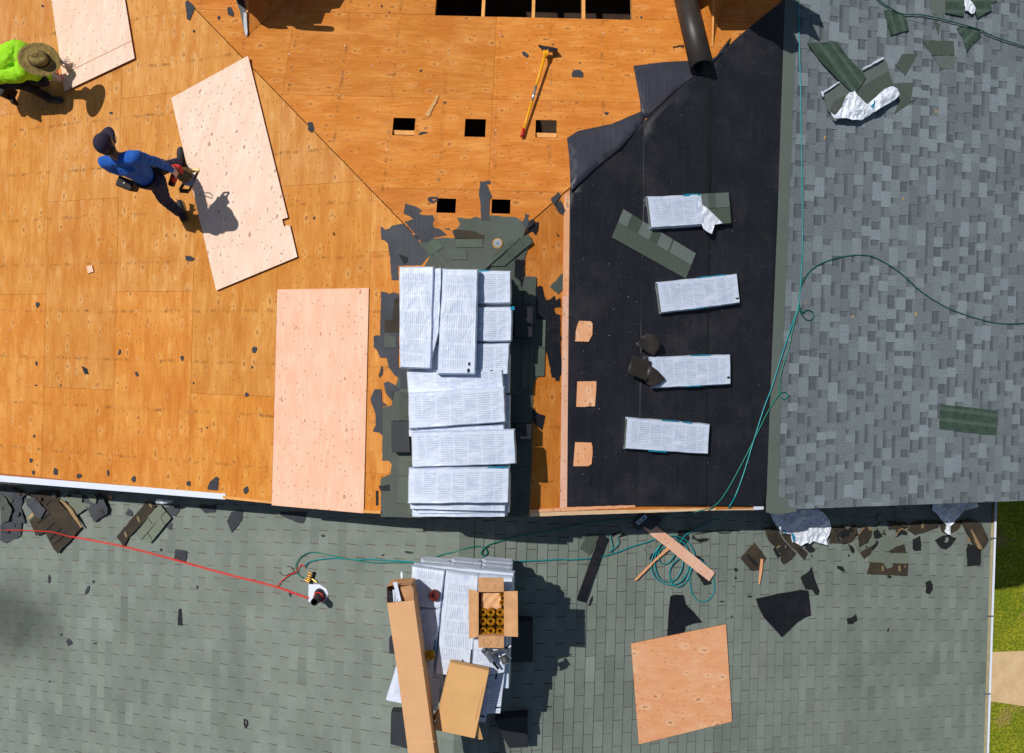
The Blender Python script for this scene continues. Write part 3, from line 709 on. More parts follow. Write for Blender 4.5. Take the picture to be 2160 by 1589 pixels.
# roof vents (boxes standing on both sides of each ridge)
def boxpx(name, pts, f, h0, h1, mat, parent=None, taper=1.0, bev=.004):
    top = [at(x, y, f, h1) for x, y in pts]; c = sum(top, Vector()) / len(top)
    bot = [Vector((c.x + (p.x - c.x) * taper, c.y + (p.y - c.y) * taper, 0)) for p in top]
    bot = [Vector((p.x, p.y, f(p.x, p.y) + h0)) for p in bot]; n = len(top)
    up = sum((top[i].x * top[(i + 1) % n].y - top[(i + 1) % n].x * top[i].y) for i in range(n)) > 0
    F = [list(range(n)), [n + i for i in range(n)][::-1]] + [[i, i + n, (i + 1) % n + n, (i + 1) % n] for i in range(n)]
    if not up: F = [q[::-1] for q in F]
    o = mesh(name, top + bot, F, mat, parent)
    if bev:
        bm = bmesh.new(); bm.from_mesh(o.data)
        bmesh.ops.bevel(bm, geom=bm.edges[:], offset=bev, segments=2, affect='EDGES', profile=.5); bm.to_mesh(o.data); bm.free()
    return o
def vent(t, pts, f, h=.2):
    q = px(t, pts); boxpx('roof_vent', q, f, .008, h, M['ventblack'], house, 1.0, .006)
    c = (sum(p[0] for p in q) / 4, sum(p[1] for p in q) / 4)
vent('Y5', [(155,292),(410,300),(400,712),(160,700)], fR)
vent('Y4', [(265,290),(480,290),(500,675),(270,678)], fL, .16)
vent('Y6', [(165,325),(365,325),(360,510),(165,510)], fR, .2)
vent('V3', [(165,1270),(330,1275),(340,1570),(160,1520)], fl, .16)
vent('V3', [(975,1330),(1235,1300),(1235,1545),(1085,1550)], fr, .2)
vent('V3', [(150,690),(230,690),(235,815),(152,812)], fl, .1)
vent('V3', [(1100,560),(1275,560),(1275,880),(1100,880)], fr, .2)
# vent pipe with flashing
vp = at(677, 1254.8, fl, 0)
pipe = mesh('vent_pipe', *cyl(vp - Vector((0, 0, .05)), .047, .36, 24, hole=.040), M['ventblack'], house, smooth=False)
V, F = cyl(vp + Vector((0, 0, .0)), .088, .10, 24, r2=.055); mesh('flashing_collar', V, F, M['black'], pipe)
slab('flashing', px('X6', [(752,875),(1000,880),(1150,980),(1195,1110),(1140,1240),(1010,1262),(745,1270)]), fl, .012, .003, M['white'], pipe)
# dormers at the top of the frame: their ridges die into the hip slope
def dormer(tip, wl, wr, Lg, mat, lo, ridge_h=.0):
    P = at(*tip, fH); y1 = P.y + Lg; zt = P.z + .004
    R0 = Vector((P.x, P.y, zt)); R1 = Vector((P.x, y1, zt))
    Lv = Vector((P.x - wl * Lg, y1, fH(0, y1))); Rv = Vector((P.x + wr * Lg, y1, fH(0, y1)))
    d = empty('dormer', R0, None, None); d.parent = house; d.location = R0 - wloc(house)
    V = [R0, R1, Lv, Rv] + [p - Vector((0, 0, .012)) for p in (R0, R1, Lv, Rv)]
    mesh('dormer_deck', V, [[0, 1, 2], [0, 3, 1], [4, 6, 5], [4, 5, 7], [1, 5, 6, 2], [3, 7, 5, 1]], mat, d, ang=.2)
    V, F = merge([bar(R0 + Vector((0, -.01, .012)), R1 + Vector((0, 0, .012)), .02, .012)]); mesh('ridge_board', V, F, M['lumber'], d)
    V = [R1, Lv, Rv, R1 + Vector((0, .02, 0)), Lv + Vector((0, .02, 0)), Rv + Vector((0, .02, 0))]
    mesh('dormer_wall', V, [[0, 2, 1], [3, 4, 5], [0, 1, 4, 3], [0, 3, 5, 2], [1, 2, 5, 4]], M['siding'], d)
    return d, R0, R1
d1, a0, a1 = dormer((521, 77), .46, .80, 2.6, M['deck_hip'], 0)
slab('dormer_felt', px('W1', [(110,-60),(150,-60),(255,-60),(300,200),(330,200),(325,560),(285,590),(255,460),(205,200)]), flat(a0.z, 0), .0, .012, M['blackfelt'], d1)
slab('dormer_flashing', px('W1', [(258,205),(305,205),(325,520),(315,585),(290,580),(262,440)]), flat(a0.z, 0), .016, .003, M['steel_dark'], d1)
slab('dormer_felt', px('W1', [(320,230),(380,280),(385,370),(340,450)]), flat(a0.z - .02, 0), .0, .004, M['blackfelt'], d1, rough=.6, step=3)
d2, b0_, b1_ = dormer((1502, 97), .20, .30, 2.6, M['deck_hip'], 0)
# added unseen slabs, shaped to throw the ragged shadows at the top edge
def occluder(name, t, pts, f, s_, th, mat, par):
    q = []
    for x, y in px(t, pts):
        P = at(x, y, f); Q = P - SUN / abs(SUN.z) * s_; q.append(Q)
    top = q; n = len(q); V = [p + Vector((0, 0, th / 2)) for p in q] + [p - Vector((0, 0, th / 2)) for p in q]
    tri = tessellate_polygon([[Vector((p.x, p.y, 0)) for p in q]])
    F = [list(t_) for t_ in tri] + [[i + n for i in t_[::-1]] for t_ in tri] + [[i, (i + 1) % n, (i + 1) % n + n, i + n] for i in range(n)]
    return mesh(name, V, F, mat, par)
occluder('shadow_caster', 'W1', [(330,225),(520,350),(545,400),(640,450),(660,465),(720,460),(860,475),(990,468),(950,420),(1060,425),(1110,470),(1200,490),(1600,515),(1700,515),(1740,480),(1720,440),(1640,425),(1400,415),(1400,390),(1520,385),(1585,210),(1660,205),(1690,150),(1820,130),(1900,0),(1950,-200),(700,-320),(300,-200)], fH, .62, .02, M['dark_wood'], d1)
occluder('shadow_caster', 'W2', [(350,95),(590,155),(640,300),(730,385),(1000,385),(1060,375),(1200,460),(1380,540),(1415,560),(1480,630),(1620,690),(1700,650),(1710,560),(1640,430),(1800,440),(1985,540),(1880,310),(2025,355),(1970,200),(1850,130),(1700,45),(1600,-20),(1500,-120),(300,-150)], lambda x, y: max(fH(x, y), fR(x, y)) if False else min(fH(x, y), fR(x, y)), .78, .02, M['dark_wood'], d2)

# ------------------------------------------------------------------ ground far below
def gplane(name, x0, x1, y0, y1, z, mat):
    nx, ny = 2, 2; return mesh(name, [(x0, y0, z), (x1, y0, z), (x1, y1, z), (x0, y1, z)], [[0, 1, 2, 3]], mat)
g = G('lawn', .95, spec=.2); o_ = g.obj()
c = g.mix(g.rng(g.noise(o_, 1.3, 5, .7), .35, .65), lin(128, 150, 26), lin(196, 190, 52)); c = g.mix(g.rng(g.noise(o_, 14, 5, .75), .35, .65), c, lin(88, 106, 18))
c = g.mix(g.rng(g.noise(o_, .9, 3, .6), .56, .7, 0, .8), c, lin(170, 140, 90)); g.bump(g.noise(o_, 20, 4), 1, .1); M['lawn'] = g.col(c)
g = G('dirt', .95, spec=.1); o_ = g.obj(); M['dirt'] = g.col(g.mix(g.rng(g.noise(o_, 3, 6, .7), .3, .7), lin(190, 160, 116), lin(212, 186, 146)))
ZG = -12.0
tag(gplane('lawn', -250, 250, -250, 250, ZG, M['lawn']), 'green and yellow lawn far below the right eave', 'lawn', kind='structure')
pa, pb = at(2130, 1374, lambda x, y: ZG), at(2130, 1486, lambda x, y: ZG)
V = []
for i in range(60):
    x = -20 + i; wv = .12 * noise.noise((x * .9, 3, 0)); V += [(x, pa.y + wv, ZG + .02), (x, pb.y + .12 * noise.noise((x * .8, 9, 0)), ZG + .02)]
tag(mesh('path', V, [[2 * i, 2 * i + 1, 2 * i + 3, 2 * i + 2] for i in range(59)], M['dirt']), 'pale dirt path crossing the lawn', 'path', kind='structure')


# ------------------------------------------------------------------ bundles of shingles in printed plastic
def bilin(q, u, v):
    a, b, c, d = q
    return tuple((a[k] * (1 - u) + b[k] * u) * (1 - v) + (d[k] * (1 - u) + c[k] * u) * v for k in (0, 1))
def bundle(label, t, quad, f, h0, th, group, Lm=1.0, Wm=.337, N=26, Mv=9, wr=.006, open_end=None, strips=(), marks=(), sag=0.0, name='shingle_bundle', cover=1.0, cat='shingle bundle', seed=None, core='starter'):
    q = px(t, quad); sd = random.uniform(0, 50) if seed is None else seed
    ce = [at(*p, f, h0) for p in q]; base = sum(ce, Vector()) / 4; base.z = min(c_.z for c_ in ce)
    root = empty(name, base, label, cat, group)
    V, F, UV = [], [], []
    def top(u, v):
        x, y = bilin(q, u, v); P = at(x, y, f, h0 + th)
        e = min(u * Lm, (1 - u) * Lm, v * Wm, (1 - v) * Wm); P.z -= .35 * th * max(0, 1 - e / .010) ** 2
        P.z += wr * noise.noise((P.x * 6 + sd, P.y * 6, sd)) + wr * .35 * noise.noise((P.x * 24 + sd, P.y * 24, sd))
        jx = .006 * noise.noise((P.x * 7 + sd, P.y * 7, 3)); P.x += jx; P.y += .006 * noise.noise((P.x * 7, P.y * 7 + sd, 9))
        P.z -= sag * (2 * u - 1) ** 2
        return P
    us = [0, .012] + [.012 + (.976) * i / (N - 2) for i in range(1, N - 2)] + [.988, 1]; vs = [0, .03] + [.03 + .94 * i / (Mv - 2) for i in range(1, Mv - 2)] + [.97, 1]
    us = [u * cover for u in us]
    nu, nv = len(us), len(vs)
    for v in vs:
        for u in us: V.append(top(u, v)); UV.append((u * Lm, v * Wm))
    for j in range(nv - 1):
        for i in range(nu - 1): F.append([j * nu + i, (j + 1) * nu + i, (j + 1) * nu + i + 1, j * nu + i + 1])
    rim = [i for i in range(nu)] + [j * nu + nu - 1 for j in range(1, nv)] + [(nv - 1) * nu + i for i in range(nu - 2, -1, -1)] + [j * nu for j in range(nv - 2, 0, -1)]
    ctr = sum((V[r] for r in rim), Vector()) / len(rim)
    for lev, (out, hh) in enumerate(((.004, .45), (.003, .04))):
        n0 = len(V)
        for r in rim:
            p = V[r]; d = Vector((p.x - ctr.x, p.y - ctr.y, 0)).normalized(); o_ = out + .003 * noise.noise((p.x * 14, p.y * 14, sd + lev))
            Q = p + d * o_; Q.z = f(Q.x, Q.y) + h0 + th * hh - sag * (2 * us[r % nu] / cover - 1) ** 2; V.append(Q); UV.append((-1, -1))
    n = len(rim); b0 = nu * nv
    for i in range(n):
        j = (i + 1) % n; F += [[rim[i], rim[j], b0 + j, b0 + i], [b0 + i, b0 + j, b0 + n + j, b0 + n + i]]
    o = mesh('wrapper', V, F, M['wrap'], root, uvs=UV, smooth=True)
    bm = bmesh.new(); bm.from_mesh(o.data); bmesh.ops.recalc_face_normals(bm, faces=bm.faces); bm.to_mesh(o.data); bm.free(); o.data.set_sharp_from_angle(angle=math.radians(32))
    if cover < 1:
        qq = [bilin(q, cover - .03, 0), bilin(q, 1, 0), bilin(q, 1, 1), bilin(q, cover - .03, 1)]
        slab('shingles', qq, f, h0, th * .8, M['newsh_d'], root, rough=.3, step=6)
        qq = [bilin(q, cover - .02, .02), bilin(q, .995, .0), bilin(q, .997, .47), bilin(q, cover, .49)]
        slab('shingles', qq, f, h0 + th * .8, .006, M['newsh'], root)
        qq = [bilin(q, cover + .08, .0), bilin(q, cover + .17, .0), bilin(q, cover + .17, .47), bilin(q, cover + .08, .47)]
        slab('shingles', qq, f, h0 + th * .8 + .006, .003, M['newsh_d'], root)
    if open_end == 'L':
        pts = []
        for k in range(13):
            v = .04 + .92 * k / 12; bul = .055 * math.sin(math.pi * k / 12); pts.append(bilin(q, .002 + bul, v))
        pts2 = [bilin(q, -.014, .96 - .92 * k / 8) for k in range(9)]
        slab('shingle_ends', pts + pts2, f, h0 + th * .75, .014, M[core], root)
    for (u0, u1, v0, v1) in marks: slab('printed_mark', [bilin(q, u0, v0), bilin(q, u1, v0), bilin(q, u1, v1), bilin(q, u0, v1)], f, h0 + th + wr * .6, .003, M['inkblack'], root)
    for (u0, u1, v0, v1) in strips:
        qq = [bilin(q, u0, v0), bilin(q, (u0 + u1) / 2, v0 - .01), bilin(q, u1, v0), bilin(q, u1, v1), bilin(q, u0, v1)]
        slab('printed_strip', qq, f, h0 + th * .93, .007, M['teal_print'], root, rough=.5, step=7)
    return root
GU, GS, GF = 'shingle bundles stacked on the upper ridge', 'shingle bundles stacked on the lower ridge', 'shingle bundles laid out on the black underlayment'
R1 = [(868,570),(1078,571),(1079,640),(866,642)]; R2 = [(866,648),(1081,647),(1080,720),(864,722)]; R3 = [(864,726),(1075,724),(1073,790),(862,792)]
zt = .34
# lower layers of the upper stack, then the transverse rows, then the lengthwise ones
lowrows = [[(862,905),(1072,790),(1075,900)]]
for lay, (zz, dx, dy, lab) in enumerate(((.02, 4, 6, 'lowest'), (.12, -3, 3, 'second'), (.22, 5, 5, 'third'))):
    for i, (ya, yb) in enumerate(((575, 655), (660, 740), (745, 825), (830, 905), (912, 990), (997, 1076 + 3 * (3 - lay)))):
        kx = 6 + 2 * (2 - lay)
        q = [(872 + dx + kx, ya + dy), (1078 + dx - kx, ya + dy - 1), (1076 + dx - kx, yb + dy - 1), (868 + dx + kx, yb + dy + 2)]
        pos = ['first', 'second', 'third', 'fourth', 'fifth', 'sixth'][i]
        bundle('white bundle in the %s layer of the upper stack, %s row from its top' % (lab, pos), 'P', q, flat(zz, .14), -.1, .1, GU, N=14, Mv=5, wr=.003)
bundle('bundle end at the top right of the ridge stack with a blue shaded strip', 'P', R1, flat(zt, .12), -.1, .1, GU, N=24, strips=[(.62,.78,-.01,.05)])
bundle('bundle end in the middle right of the ridge stack with diagonal plastic creases', 'P', R2, flat(zt - .005, .12), -.1, .1, GU, N=24, strips=[(.98,1.02,.0,.1)])
bundle('wrinkled bundle end low on the right of the ridge stack above the long crosswise bundles', 'P', R3, flat(zt - .01, .12), -.1, .1, GU, N=24)
bundle('crosswise bundle just below the lengthwise bundles, half covered by the next', 'U3', [(350,290),(1085,285),(1095,430),(360,470)], flat(zt + .02, .12), -.1, .1, GU, wr=.007, marks=[(.76,.785,.05,.09),(.87,.895,.05,.09)])
bundle('large tilted crosswise bundle with a dark gap below it, middle of the ridge stack', 'U3', [(362,468),(1100,418),(1110,690),(368,742)], flat(zt + .08, .10), -.1, .1, GU, wr=.007)
bundle('crosswise bundle showing as a thin white strip under the tilted one', 'U3', [(365,745),(1098,700),(1100,790),(368,800)], flat(zt - .0, .12), -.1, .1, GU)
bundle('crosswise bundle reaching farthest to the right with fan creases at its right corner', 'U3', [(385,765),(1178,745),(1187,1010),(392,1035)], flat(zt + .07, .13), -.1, .1, GU, wr=.007, Lm=1.05)
bundle('large crosswise bundle nearest the roof edge with the folded wrapper below it', 'U3', [(365,1040),(1138,1035),(1130,1308),(360,1312)], flat(zt + .06, .13), -.1, .1, GU, wr=.007, strips=[(.78,.99,-.02,.01)])
bundle('second bundle layer showing as a curved strip at the roof edge', 'U3', [(375,1240),(1112,1240),(1108,1370),(378,1352)], flat(zt - .04, .15), -.1, .09, GU)
bundle('bottom bundle of the ridge stack hanging over the roof edge as the lowest curved strip', 'U3', [(395,1260),(1112,1300),(1108,1412),(392,1412)], flat(zt - .14, .15), -.1, .09, GU)
bundle('lengthwise bundle at the left of the ridge stack with a grey shaded side', 'P', [(842,776),(842,562),(915,562),(909,779)], flat(zt + .13, .05), -.1, .1, GU, wr=.007)
bundle('lengthwise bundle beside the left one with a twisted top corner', 'P', [(905,776),(905,566),(931,565),(925,700)], flat(zt + .115, .05), -.1, .08, GU, N=18, Mv=5)
bundle('lengthwise bundle in the centre of the ridge stack with ribbed wrapper edge at its right', 'P', [(922,790),(933,566),(1008,568),(1003,790)], flat(zt + .13, .05), -.1, .1, GU, wr=.007, marks=[(.02,.055,.78,.84),(.085,.115,.8,.85)])
slab_ = None
# the four bundles and loose shingle on the underlayment
bundle('torn open bundle on the black underlayment with bare grey shingles at its right end', 'U4', [(614,112),(1183,87),(1200,300),(640,336)], fR, .008, .10, GF, open_end='L', cover=.66, strips=[(.44,.65,.0,.06)])
bundle('bundle on the underlayment with a green grey open left end, next to the starter strip', 'U4', [(680,712),(1243,652),(1265,860),(708,930)], fR, .008, .10, GF, open_end='L', marks=[(.95,.985,.80,.85)], strips=[(.5,.68,-.015,.02),(.7,.86,-.015,.02),(.35,.6,.97,1.0)])
bundle('bundle with curled dark sheets spilling from its torn left corner', 'U4', [(632,1235),(1197,1218),(1200,1428),(648,1455)], fR, .008, .10, GF, marks=[(.95,.985,.73,.8)], strips=[(.5,.75,-.02,.01),(.42,.62,.96,1.01)])
bundle('lowest bundle on the underlayment with long creases at its rounded left end', 'U5', [(462,846),(1033,893),(1020,1100),(447,1062)], fR, .008, .10, GF, open_end='L', strips=[(.42,.62,-.02,.01),(.66,.78,-.02,.01),(.28,.5,.98,1.02)])
def top_tag(o, label, cat, group=None): return tag(o, label, cat, group)
o = slab('plastic_flap', px('U4', [(968,150),(1000,172),(1060,222),(1112,268),(1142,302),(1085,312),(1062,380),(1030,362),(1005,340),(992,300)]), fR, .105, .003, M['plastic'], None, inner=4, hf=wrinkle(.03, 16, 34, 4), smooth=True)
top_tag(o, 'white torn wrapper flap hanging from the opened bundle on the underlayment', 'plastic wrapper')
# loose laminated shingle
root = empty('loose_shingle', at(*px('U4', [(660, 450)])[0], fR), 'single laminated shingle lying diagonally on the black underlayment', 'shingle')
slab('shingle_base', px('U4', [(447,203),(953,513),(883,688),(365,400)]), fR, .012, .012, M['newsh_d'], root, ang=-.5)
for (u0, u1, k) in ((0, .12, 0), (.12, .27, 1), (.27, .42, 0), (.42, .53, 1), (.53, .68, 0), (.68, .70, 1), (.70, .90, 0), (.90, 1, 0)):
    qd = [(447,203),(953,513),(883,688),(365,400)]; a_, b_, c_, d_ = bilin(qd, u0, 0), bilin(qd, u1, 0), bilin(qd, u1, .46), bilin(qd, u0, .46)
    slab('tab', px('U4', [a_, b_, c_, d_]), fR, .024, .004 if k == 0 else .0015, M['newsh'] if k == 0 else M['newsh_d'], root, tint=(1.1,) * 3 if k == 0 else (.8,) * 3)
# curled dark sheets beside the third bundle
for lab, pts, kk in (('dark curled felt sheet standing above the torn bundle', [(530,1145),(570,1100),(612,1072),(660,1085),(690,1118),(700,1160),(655,1232),(600,1195)], 9),
                     ('square dark sheet lying left of the torn bundle', [(472,1340),(510,1222),(560,1240),(640,1268),(612,1405),(540,1378)], 5),
                     ('dark sheet coming out of the torn bundle corner', [(638,1300),(680,1330),(735,1388),(690,1428),(640,1452),(590,1400),(615,1350)], 7)):
    o = slab('curled_sheet', px('U4', pts), fR, .10, .004, M['brownfelt'], None, inner=7, hf=(lambda x, y, k=kk: .06 * abs(math.sin(x * k + y * 5))), smooth=True)
    top_tag(o, lab, 'felt sheet')
# plywood patches holding down the underlayment
for lab, t, pts in (('upper of three small plywood patches on the underlayment, with slanting sides', 'U5', [(107,325),(112,260),(122,215),(135,185),(215,188),(227,205),(225,280),(200,328)]),
                    ('middle of three small plywood patches on the underlayment, nearly square', 'U5', [(122,600),(253,598),(252,650),(243,770),(185,770),(180,774),(115,773)]),
                    ('lowest of three small plywood patches on the underlayment, rounded at its right', 'U5', [(107,1015),(218,1018),(226,1045),(227,1090),(220,1165),(205,1172),(200,1179),(95,1180)])):
    top_tag(slab('plywood_patch', px(t, pts), fR, .012, .012, M['ply_tan'], None, edge=M['edge'], ang=.1), lab, 'plywood patch', 'plywood patches on the underlayment')
# loose sheets of plywood
for lab, t, pts, f, m_, h, a_ in (
  ('pale plywood sheet at the top left being marked by the kneeling worker', 'T1', [(300,-150),(740,-150),(775,0),(835,362),(400,568),(362,300),(320,0)], fL, 'ply_pale', .02, -.2),
  ('large pale plywood sheet lying askew with a small notch in its right edge', 'P', [(361,207),(523,118),(607,459),(595,463),(599,478),(611,474),(627,542),(456,613)], fL, 'ply_pale', .02, -.25),
  ('upright pink plywood sheet lying along the roof edge beside the shingle stack', 'P', [(585,611),(778,608),(767,1083),(573,1066)], fL, 'ply_pink', .006, 0),
  ('square tan plywood sheet lying alone on the green shingles', 'V4', [(495,920),(1075,802),(1112,1395),(543,1535)], fr, 'ply_tan', .022, math.pi / 2 - .2)):
    top_tag(slab('plywood_sheet', px(t, pts), f, h, .014, M[m_], None, edge=M['edge'], ang=a_), lab, 'plywood sheet')
# cut line across the marked sheet
top_tag(slab('wood_block', px('U1', [(535,65),(570,58),(580,98),(545,108)]), fL, .004, .016, M['ply_pink'], None, edge=M['edge']), 'tiny pink plywood block alone on the left deck', 'wood block')

# ------------------------------------------------------------------ debris: every scrap is a thing
WHERE = {}
def gb_ang(t, pts, f):
    q = [at(*p, f) for p in px(t, pts)]; best = max(((q[i] - q[i - 1]).xy.length, i) for i in range(len(q))); d = q[best[1]] - q[best[1] - 1]; return math.atan2(d.y, d.x)
def scrap(t, pts, f, kind='felt', lab='', lift=.004, th=.004, hole=None, curl=0.0, grp=None, rough=.6):
    mats_ = dict(felt='scrap', dark='scrap_dark', black='blackfelt', old='oldfelt', brown='brownsh', green='oldsh', pale='oldsh_l', wood='chip', glue='glue', gback='greenback', grey='newsh_d', tan='tan_edge', stick='ply_tan', new='newsh')
    names = dict(felt='felt_scrap', dark='felt_scrap', black='felt_scrap', old='felt_scrap', brown='shingle_scrap', green='shingle_scrap', pale='shingle_scrap', wood='wood_sliver', glue='glue_spot', gback='shingle_piece', grey='shingle_piece', new='shingle_piece', tan='shingle_edge', stick='wood_sliver')
    cats = dict(felt_scrap='felt scrap', shingle_scrap='shingle scrap', wood_sliver='wood sliver', glue_spot='glue spot', shingle_edge='shingle edge', shingle_piece='shingle piece')
    if f in (fl, fr): lift += .010
    nm = names[kind]; sd = random.uniform(0, 99)
    q = px(t, pts); xs = [p[0] for p in q]; sz = max(max(xs) - min(xs), max(p[1] for p in q) - min(p[1] for p in q))
    if not curl and sz > 16 and rough and not hole: curl = .006
    inn = max(4, sz / 7) if curl and not hole else 0
    o = slab(nm, q, f, lift, th, M[mats_[kind]], None, rough=(rough * 1.3 if rough and sz > 12 else 0), step=max(3, sz / 9), inner=inn, hf=wrinkle(curl, 5, 13, sd) if curl else None, holes=[px(t, hole)] if hole else None, ang=(gb_ang(t, pts, f) if kind == 'gback' else random.uniform(0, 3)))
    tag(o, lab, cats[nm], grp)
    return o
def blob(t, x, y, w_, h_, a=0.0, n=7):
    ang = math.radians(a); out = []
    for k in range(n):
        th = 2 * math.pi * k / n + random.uniform(-.3, .3); r = random.uniform(.62, 1.05)
        X, Y = math.cos(th) * w_ / 2 * r, math.sin(th) * h_ / 2 * r; out.append((x + X * math.cos(ang) - Y * math.sin(ang), y + X * math.sin(ang) + Y * math.cos(ang)))
    return out
GD, GLR, GRP, GLP = 'dark scraps scattered on the plywood deck', 'dark scraps scattered on the lower roof', 'torn shingles piled under the right roof edge', 'torn shingles piled under the left roof edge'
# on the plywood deck
scrap('T1', [(1150,10),(1170,5),(1210,45),(1195,85),(1180,125),(1160,120),(1155,60)], fL, 'felt', 'torn grey felt piece near the top edge left of the small dormer', grp=GD)
scrap('T1', [(1412,50),(1430,42),(1452,80),(1448,104),(1415,90)], fH, 'felt', 'grey felt piece directly left of the small dormer tip', grp=GD)
scrap('T2', [(498,760),(525,757),(540,800),(520,820),(500,810)], fH, 'felt', 'felt scrap lying on the left hip seam', curl=.01, grp=GD)
scrap('T3', [(590,322),(610,320),(637,345),(625,357),(600,345)], fH, 'felt', 'small felt scrap just left of the roofing shovel head', grp=GD)
scrap('T3', [(900,470),(910,435),(955,435),(973,455),(970,480),(905,475)], fH, 'felt', 'five sided felt scrap right of the roofing shovel', grp=GD)
scrap('T3', [(1105,695),(1132,698),(1120,715),(1108,710)], fH, 'felt', 'tiny felt triangle left of the underlayment fold', grp=GD)
scrap('T4', [(762,295),(800,280),(830,278),(832,298),(800,290),(765,300)], fH, 'dark', 'thin dark strip left of the leaning black tube', grp=GD)
scrap('T2', [(1305,585),(1312,600),(1250,725),(1222,715)], fH, 'wood', 'long wood splinter above the left square vent hole', th=.01)
scrap('U1', [(1150,0),(1175,0),(1210,15),(1190,32),(1155,28)], fL, 'felt', 'dark felt scrap left of the notched plywood sheet', grp=GD)
scrap('U1', [(505,685),(520,690),(540,700),(550,735),(525,735),(515,710)], fL, 'dark', 'dark scrap with a thin tail in the middle of the left deck', curl=.01, grp=GD)
scrap('U1', [(1285,1445),(1300,1405),(1340,1370),(1358,1380),(1350,1455),(1290,1450)], fL, 'felt', 'largest pointed felt scrap at the left roof edge near the pink sheet', grp=GD)
decks = [('T1',262,37,20,22,0,'tiny scrap at the top left beside the marked sheet'),('T1',688,703,30,18,0,'small scrap right of the kneeling worker shadow'),
 ('T1',1203,193,18,22,0,'speck of felt below the torn piece near the top edge'),('T1',1357,110,24,28,0,'round felt speck left of the small dormer'),
 ('T2',538,1355,18,28,0,'small scrap between the notched sheet and the felt remnants'),('T2',957,38,14,20,0,'speck near the top edge left of the rafter opening'),
 ('T2',1003,76,12,16,0,'second speck near the top edge left of the rafter opening'),('T2',1200,438,25,12,-40,'short dark scrap above the wood splinter'),
 ('T2',1347,636,34,12,0,'flat scrap right of the wood splinter'),('T2',1212,826,66,20,-10,'long scrap between two square vent holes'),
 ('T3',950,390,14,8,0,'speck above the five sided felt scrap'),('T3',1332,106,16,18,0,'speck at the right corner of the rafter opening'),
 ('T3',785,275,18,8,0,'speck at the head of the roofing shovel'),
 ('U1',232,303,28,42,0,'leaf shaped scrap high on the left deck'),('U1',742,597,18,45,15,'narrow upright scrap on the deck seam'),
 ('U1',1128,633,22,42,0,'oval scrap two sheets left of the pink plywood'),('U1',1577,583,44,50,0,'ragged scrap just left of the pink plywood sheet'),
 ('U1',848,735,20,50,-25,'slanted scrap low in the middle of the left deck'),('U1',1530,860,32,40,0,'scrap below the ragged one beside the pink plywood'),
 ('U1',225,667,14,34,0,'thin scrap on the left deck below the leaf shaped one'),('U1',1285,1066,14,12,0,'dark speck low on the left deck'),
 ('U1',1565,690,14,24,0,'small scrap under the ragged scrap beside the pink plywood'),('U1',210,1120,16,30,0,'narrow scrap low on the far left of the deck'),
 ('U1',192,1270,26,36,0,'slanting scrap above the white metal edge at the far left'),('U1',207,1345,22,36,0,'first scrap touching the white metal edge from the left'),
 ('U1',345,1338,34,60,0,'second scrap along the white metal edge, with nails in it'),('U1',490,1365,44,40,0,'third scrap along the white metal edge, squarish'),
 ('U1',670,1348,16,52,0,'fourth scrap along the white metal edge, the thinnest'),('U1',828,1388,34,48,0,'fifth scrap along the white metal edge'),
 ('U1',1168,1412,38,40,0,'scrap at the left of the largest one by the roof edge'),('U1',1527,1452,44,56,0,'scrap by the roof edge nearest the pink plywood'),
 ('U1',376,803,8,18,-15,'tiny sliver in the middle of the far left deck'),('U1',222,803,20,12,0,'tiny flat scrap near the stamped sheet'),('U1',1200,790,12,22,-20,'tiny sliver on the third deck seam')]
for t,x,y,w_,h_,a,lab in decks: scrap(t, blob(t,x,y,w_,h_,a), fH if t in ('T2','T3') or (t=='T1' and x>1300) else fL, 'felt', lab, grp=GD)
# pieces by the ridge stack
scrap('Y2', [(1215,250),(1310,170),(1345,210),(1290,300),(1250,345),(1205,280)], fH, 'felt', 'upper felt rectangle beside the right hip seam')
scrap('Y2', [(1255,345),(1340,285),(1385,370),(1410,430),(1375,490),(1310,450)], fR, 'felt', 'lower felt rectangle beside the right hip seam')
scrap('Y2', [(1190,1495),(1430,1235),(1455,1260),(1455,1450),(1300,1589)], fR, 'green', 'green grey shingle strip at the edge of the underlayment')
scrap('Y2', [(830,1345),(1000,1350),(995,1589),(990,1740),(825,1740)], fR, 'green', 'upright old shingle right of the top of the stack', lift=.012)
scrap('Y2', [(1275,715),(1300,750),(1320,780),(1300,785)], fR, 'dark', 'tiny black sliver on the deck right of the tape measure')
scrap('Y3', [(115,1230),(160,1090),(178,1110),(175,1210),(140,1255)], fL, 'felt', 'slim felt scrap left of the lower part of the stack')
# left pile
scrap('W5', [(330,250),(520,190),(700,200),(720,330),(560,400),(400,300)], fl, 'brown', 'brown shingle back at the top of the left pile', lift=.01, curl=.03, grp=GLP)
scrap('W5', [(0,150),(60,160),(130,150),(250,200),(270,330),(240,400),(300,560),(300,590),(255,590),(245,740),(200,770),(150,790),(60,830),(0,800)], fl, 'old', 'large dark sheet of torn felt at the far left edge', lift=.02, th=.008, curl=.05, grp=GLP)
scrap('W5', [(0,230),(90,300),(150,420),(110,560),(0,600)], fl, 'green', 'crumpled green shingle on the far left felt', lift=.06, curl=.04, grp=GLP)
scrap('W5', [(130,170),(220,190),(290,240),(250,300),(170,290)], fl, 'old', 'curled felt flap at the top of the far left felt', lift=.06, curl=.05, grp=GLP)
scrap('W5', [(350,560),(600,310),(700,330),(760,400),(970,650),(695,955),(600,830),(540,700),(435,745),(380,620)], fl, 'brown', 'large brown shingle section with slots under the red hose', lift=.03, th=.012, curl=.012, grp=GLP)
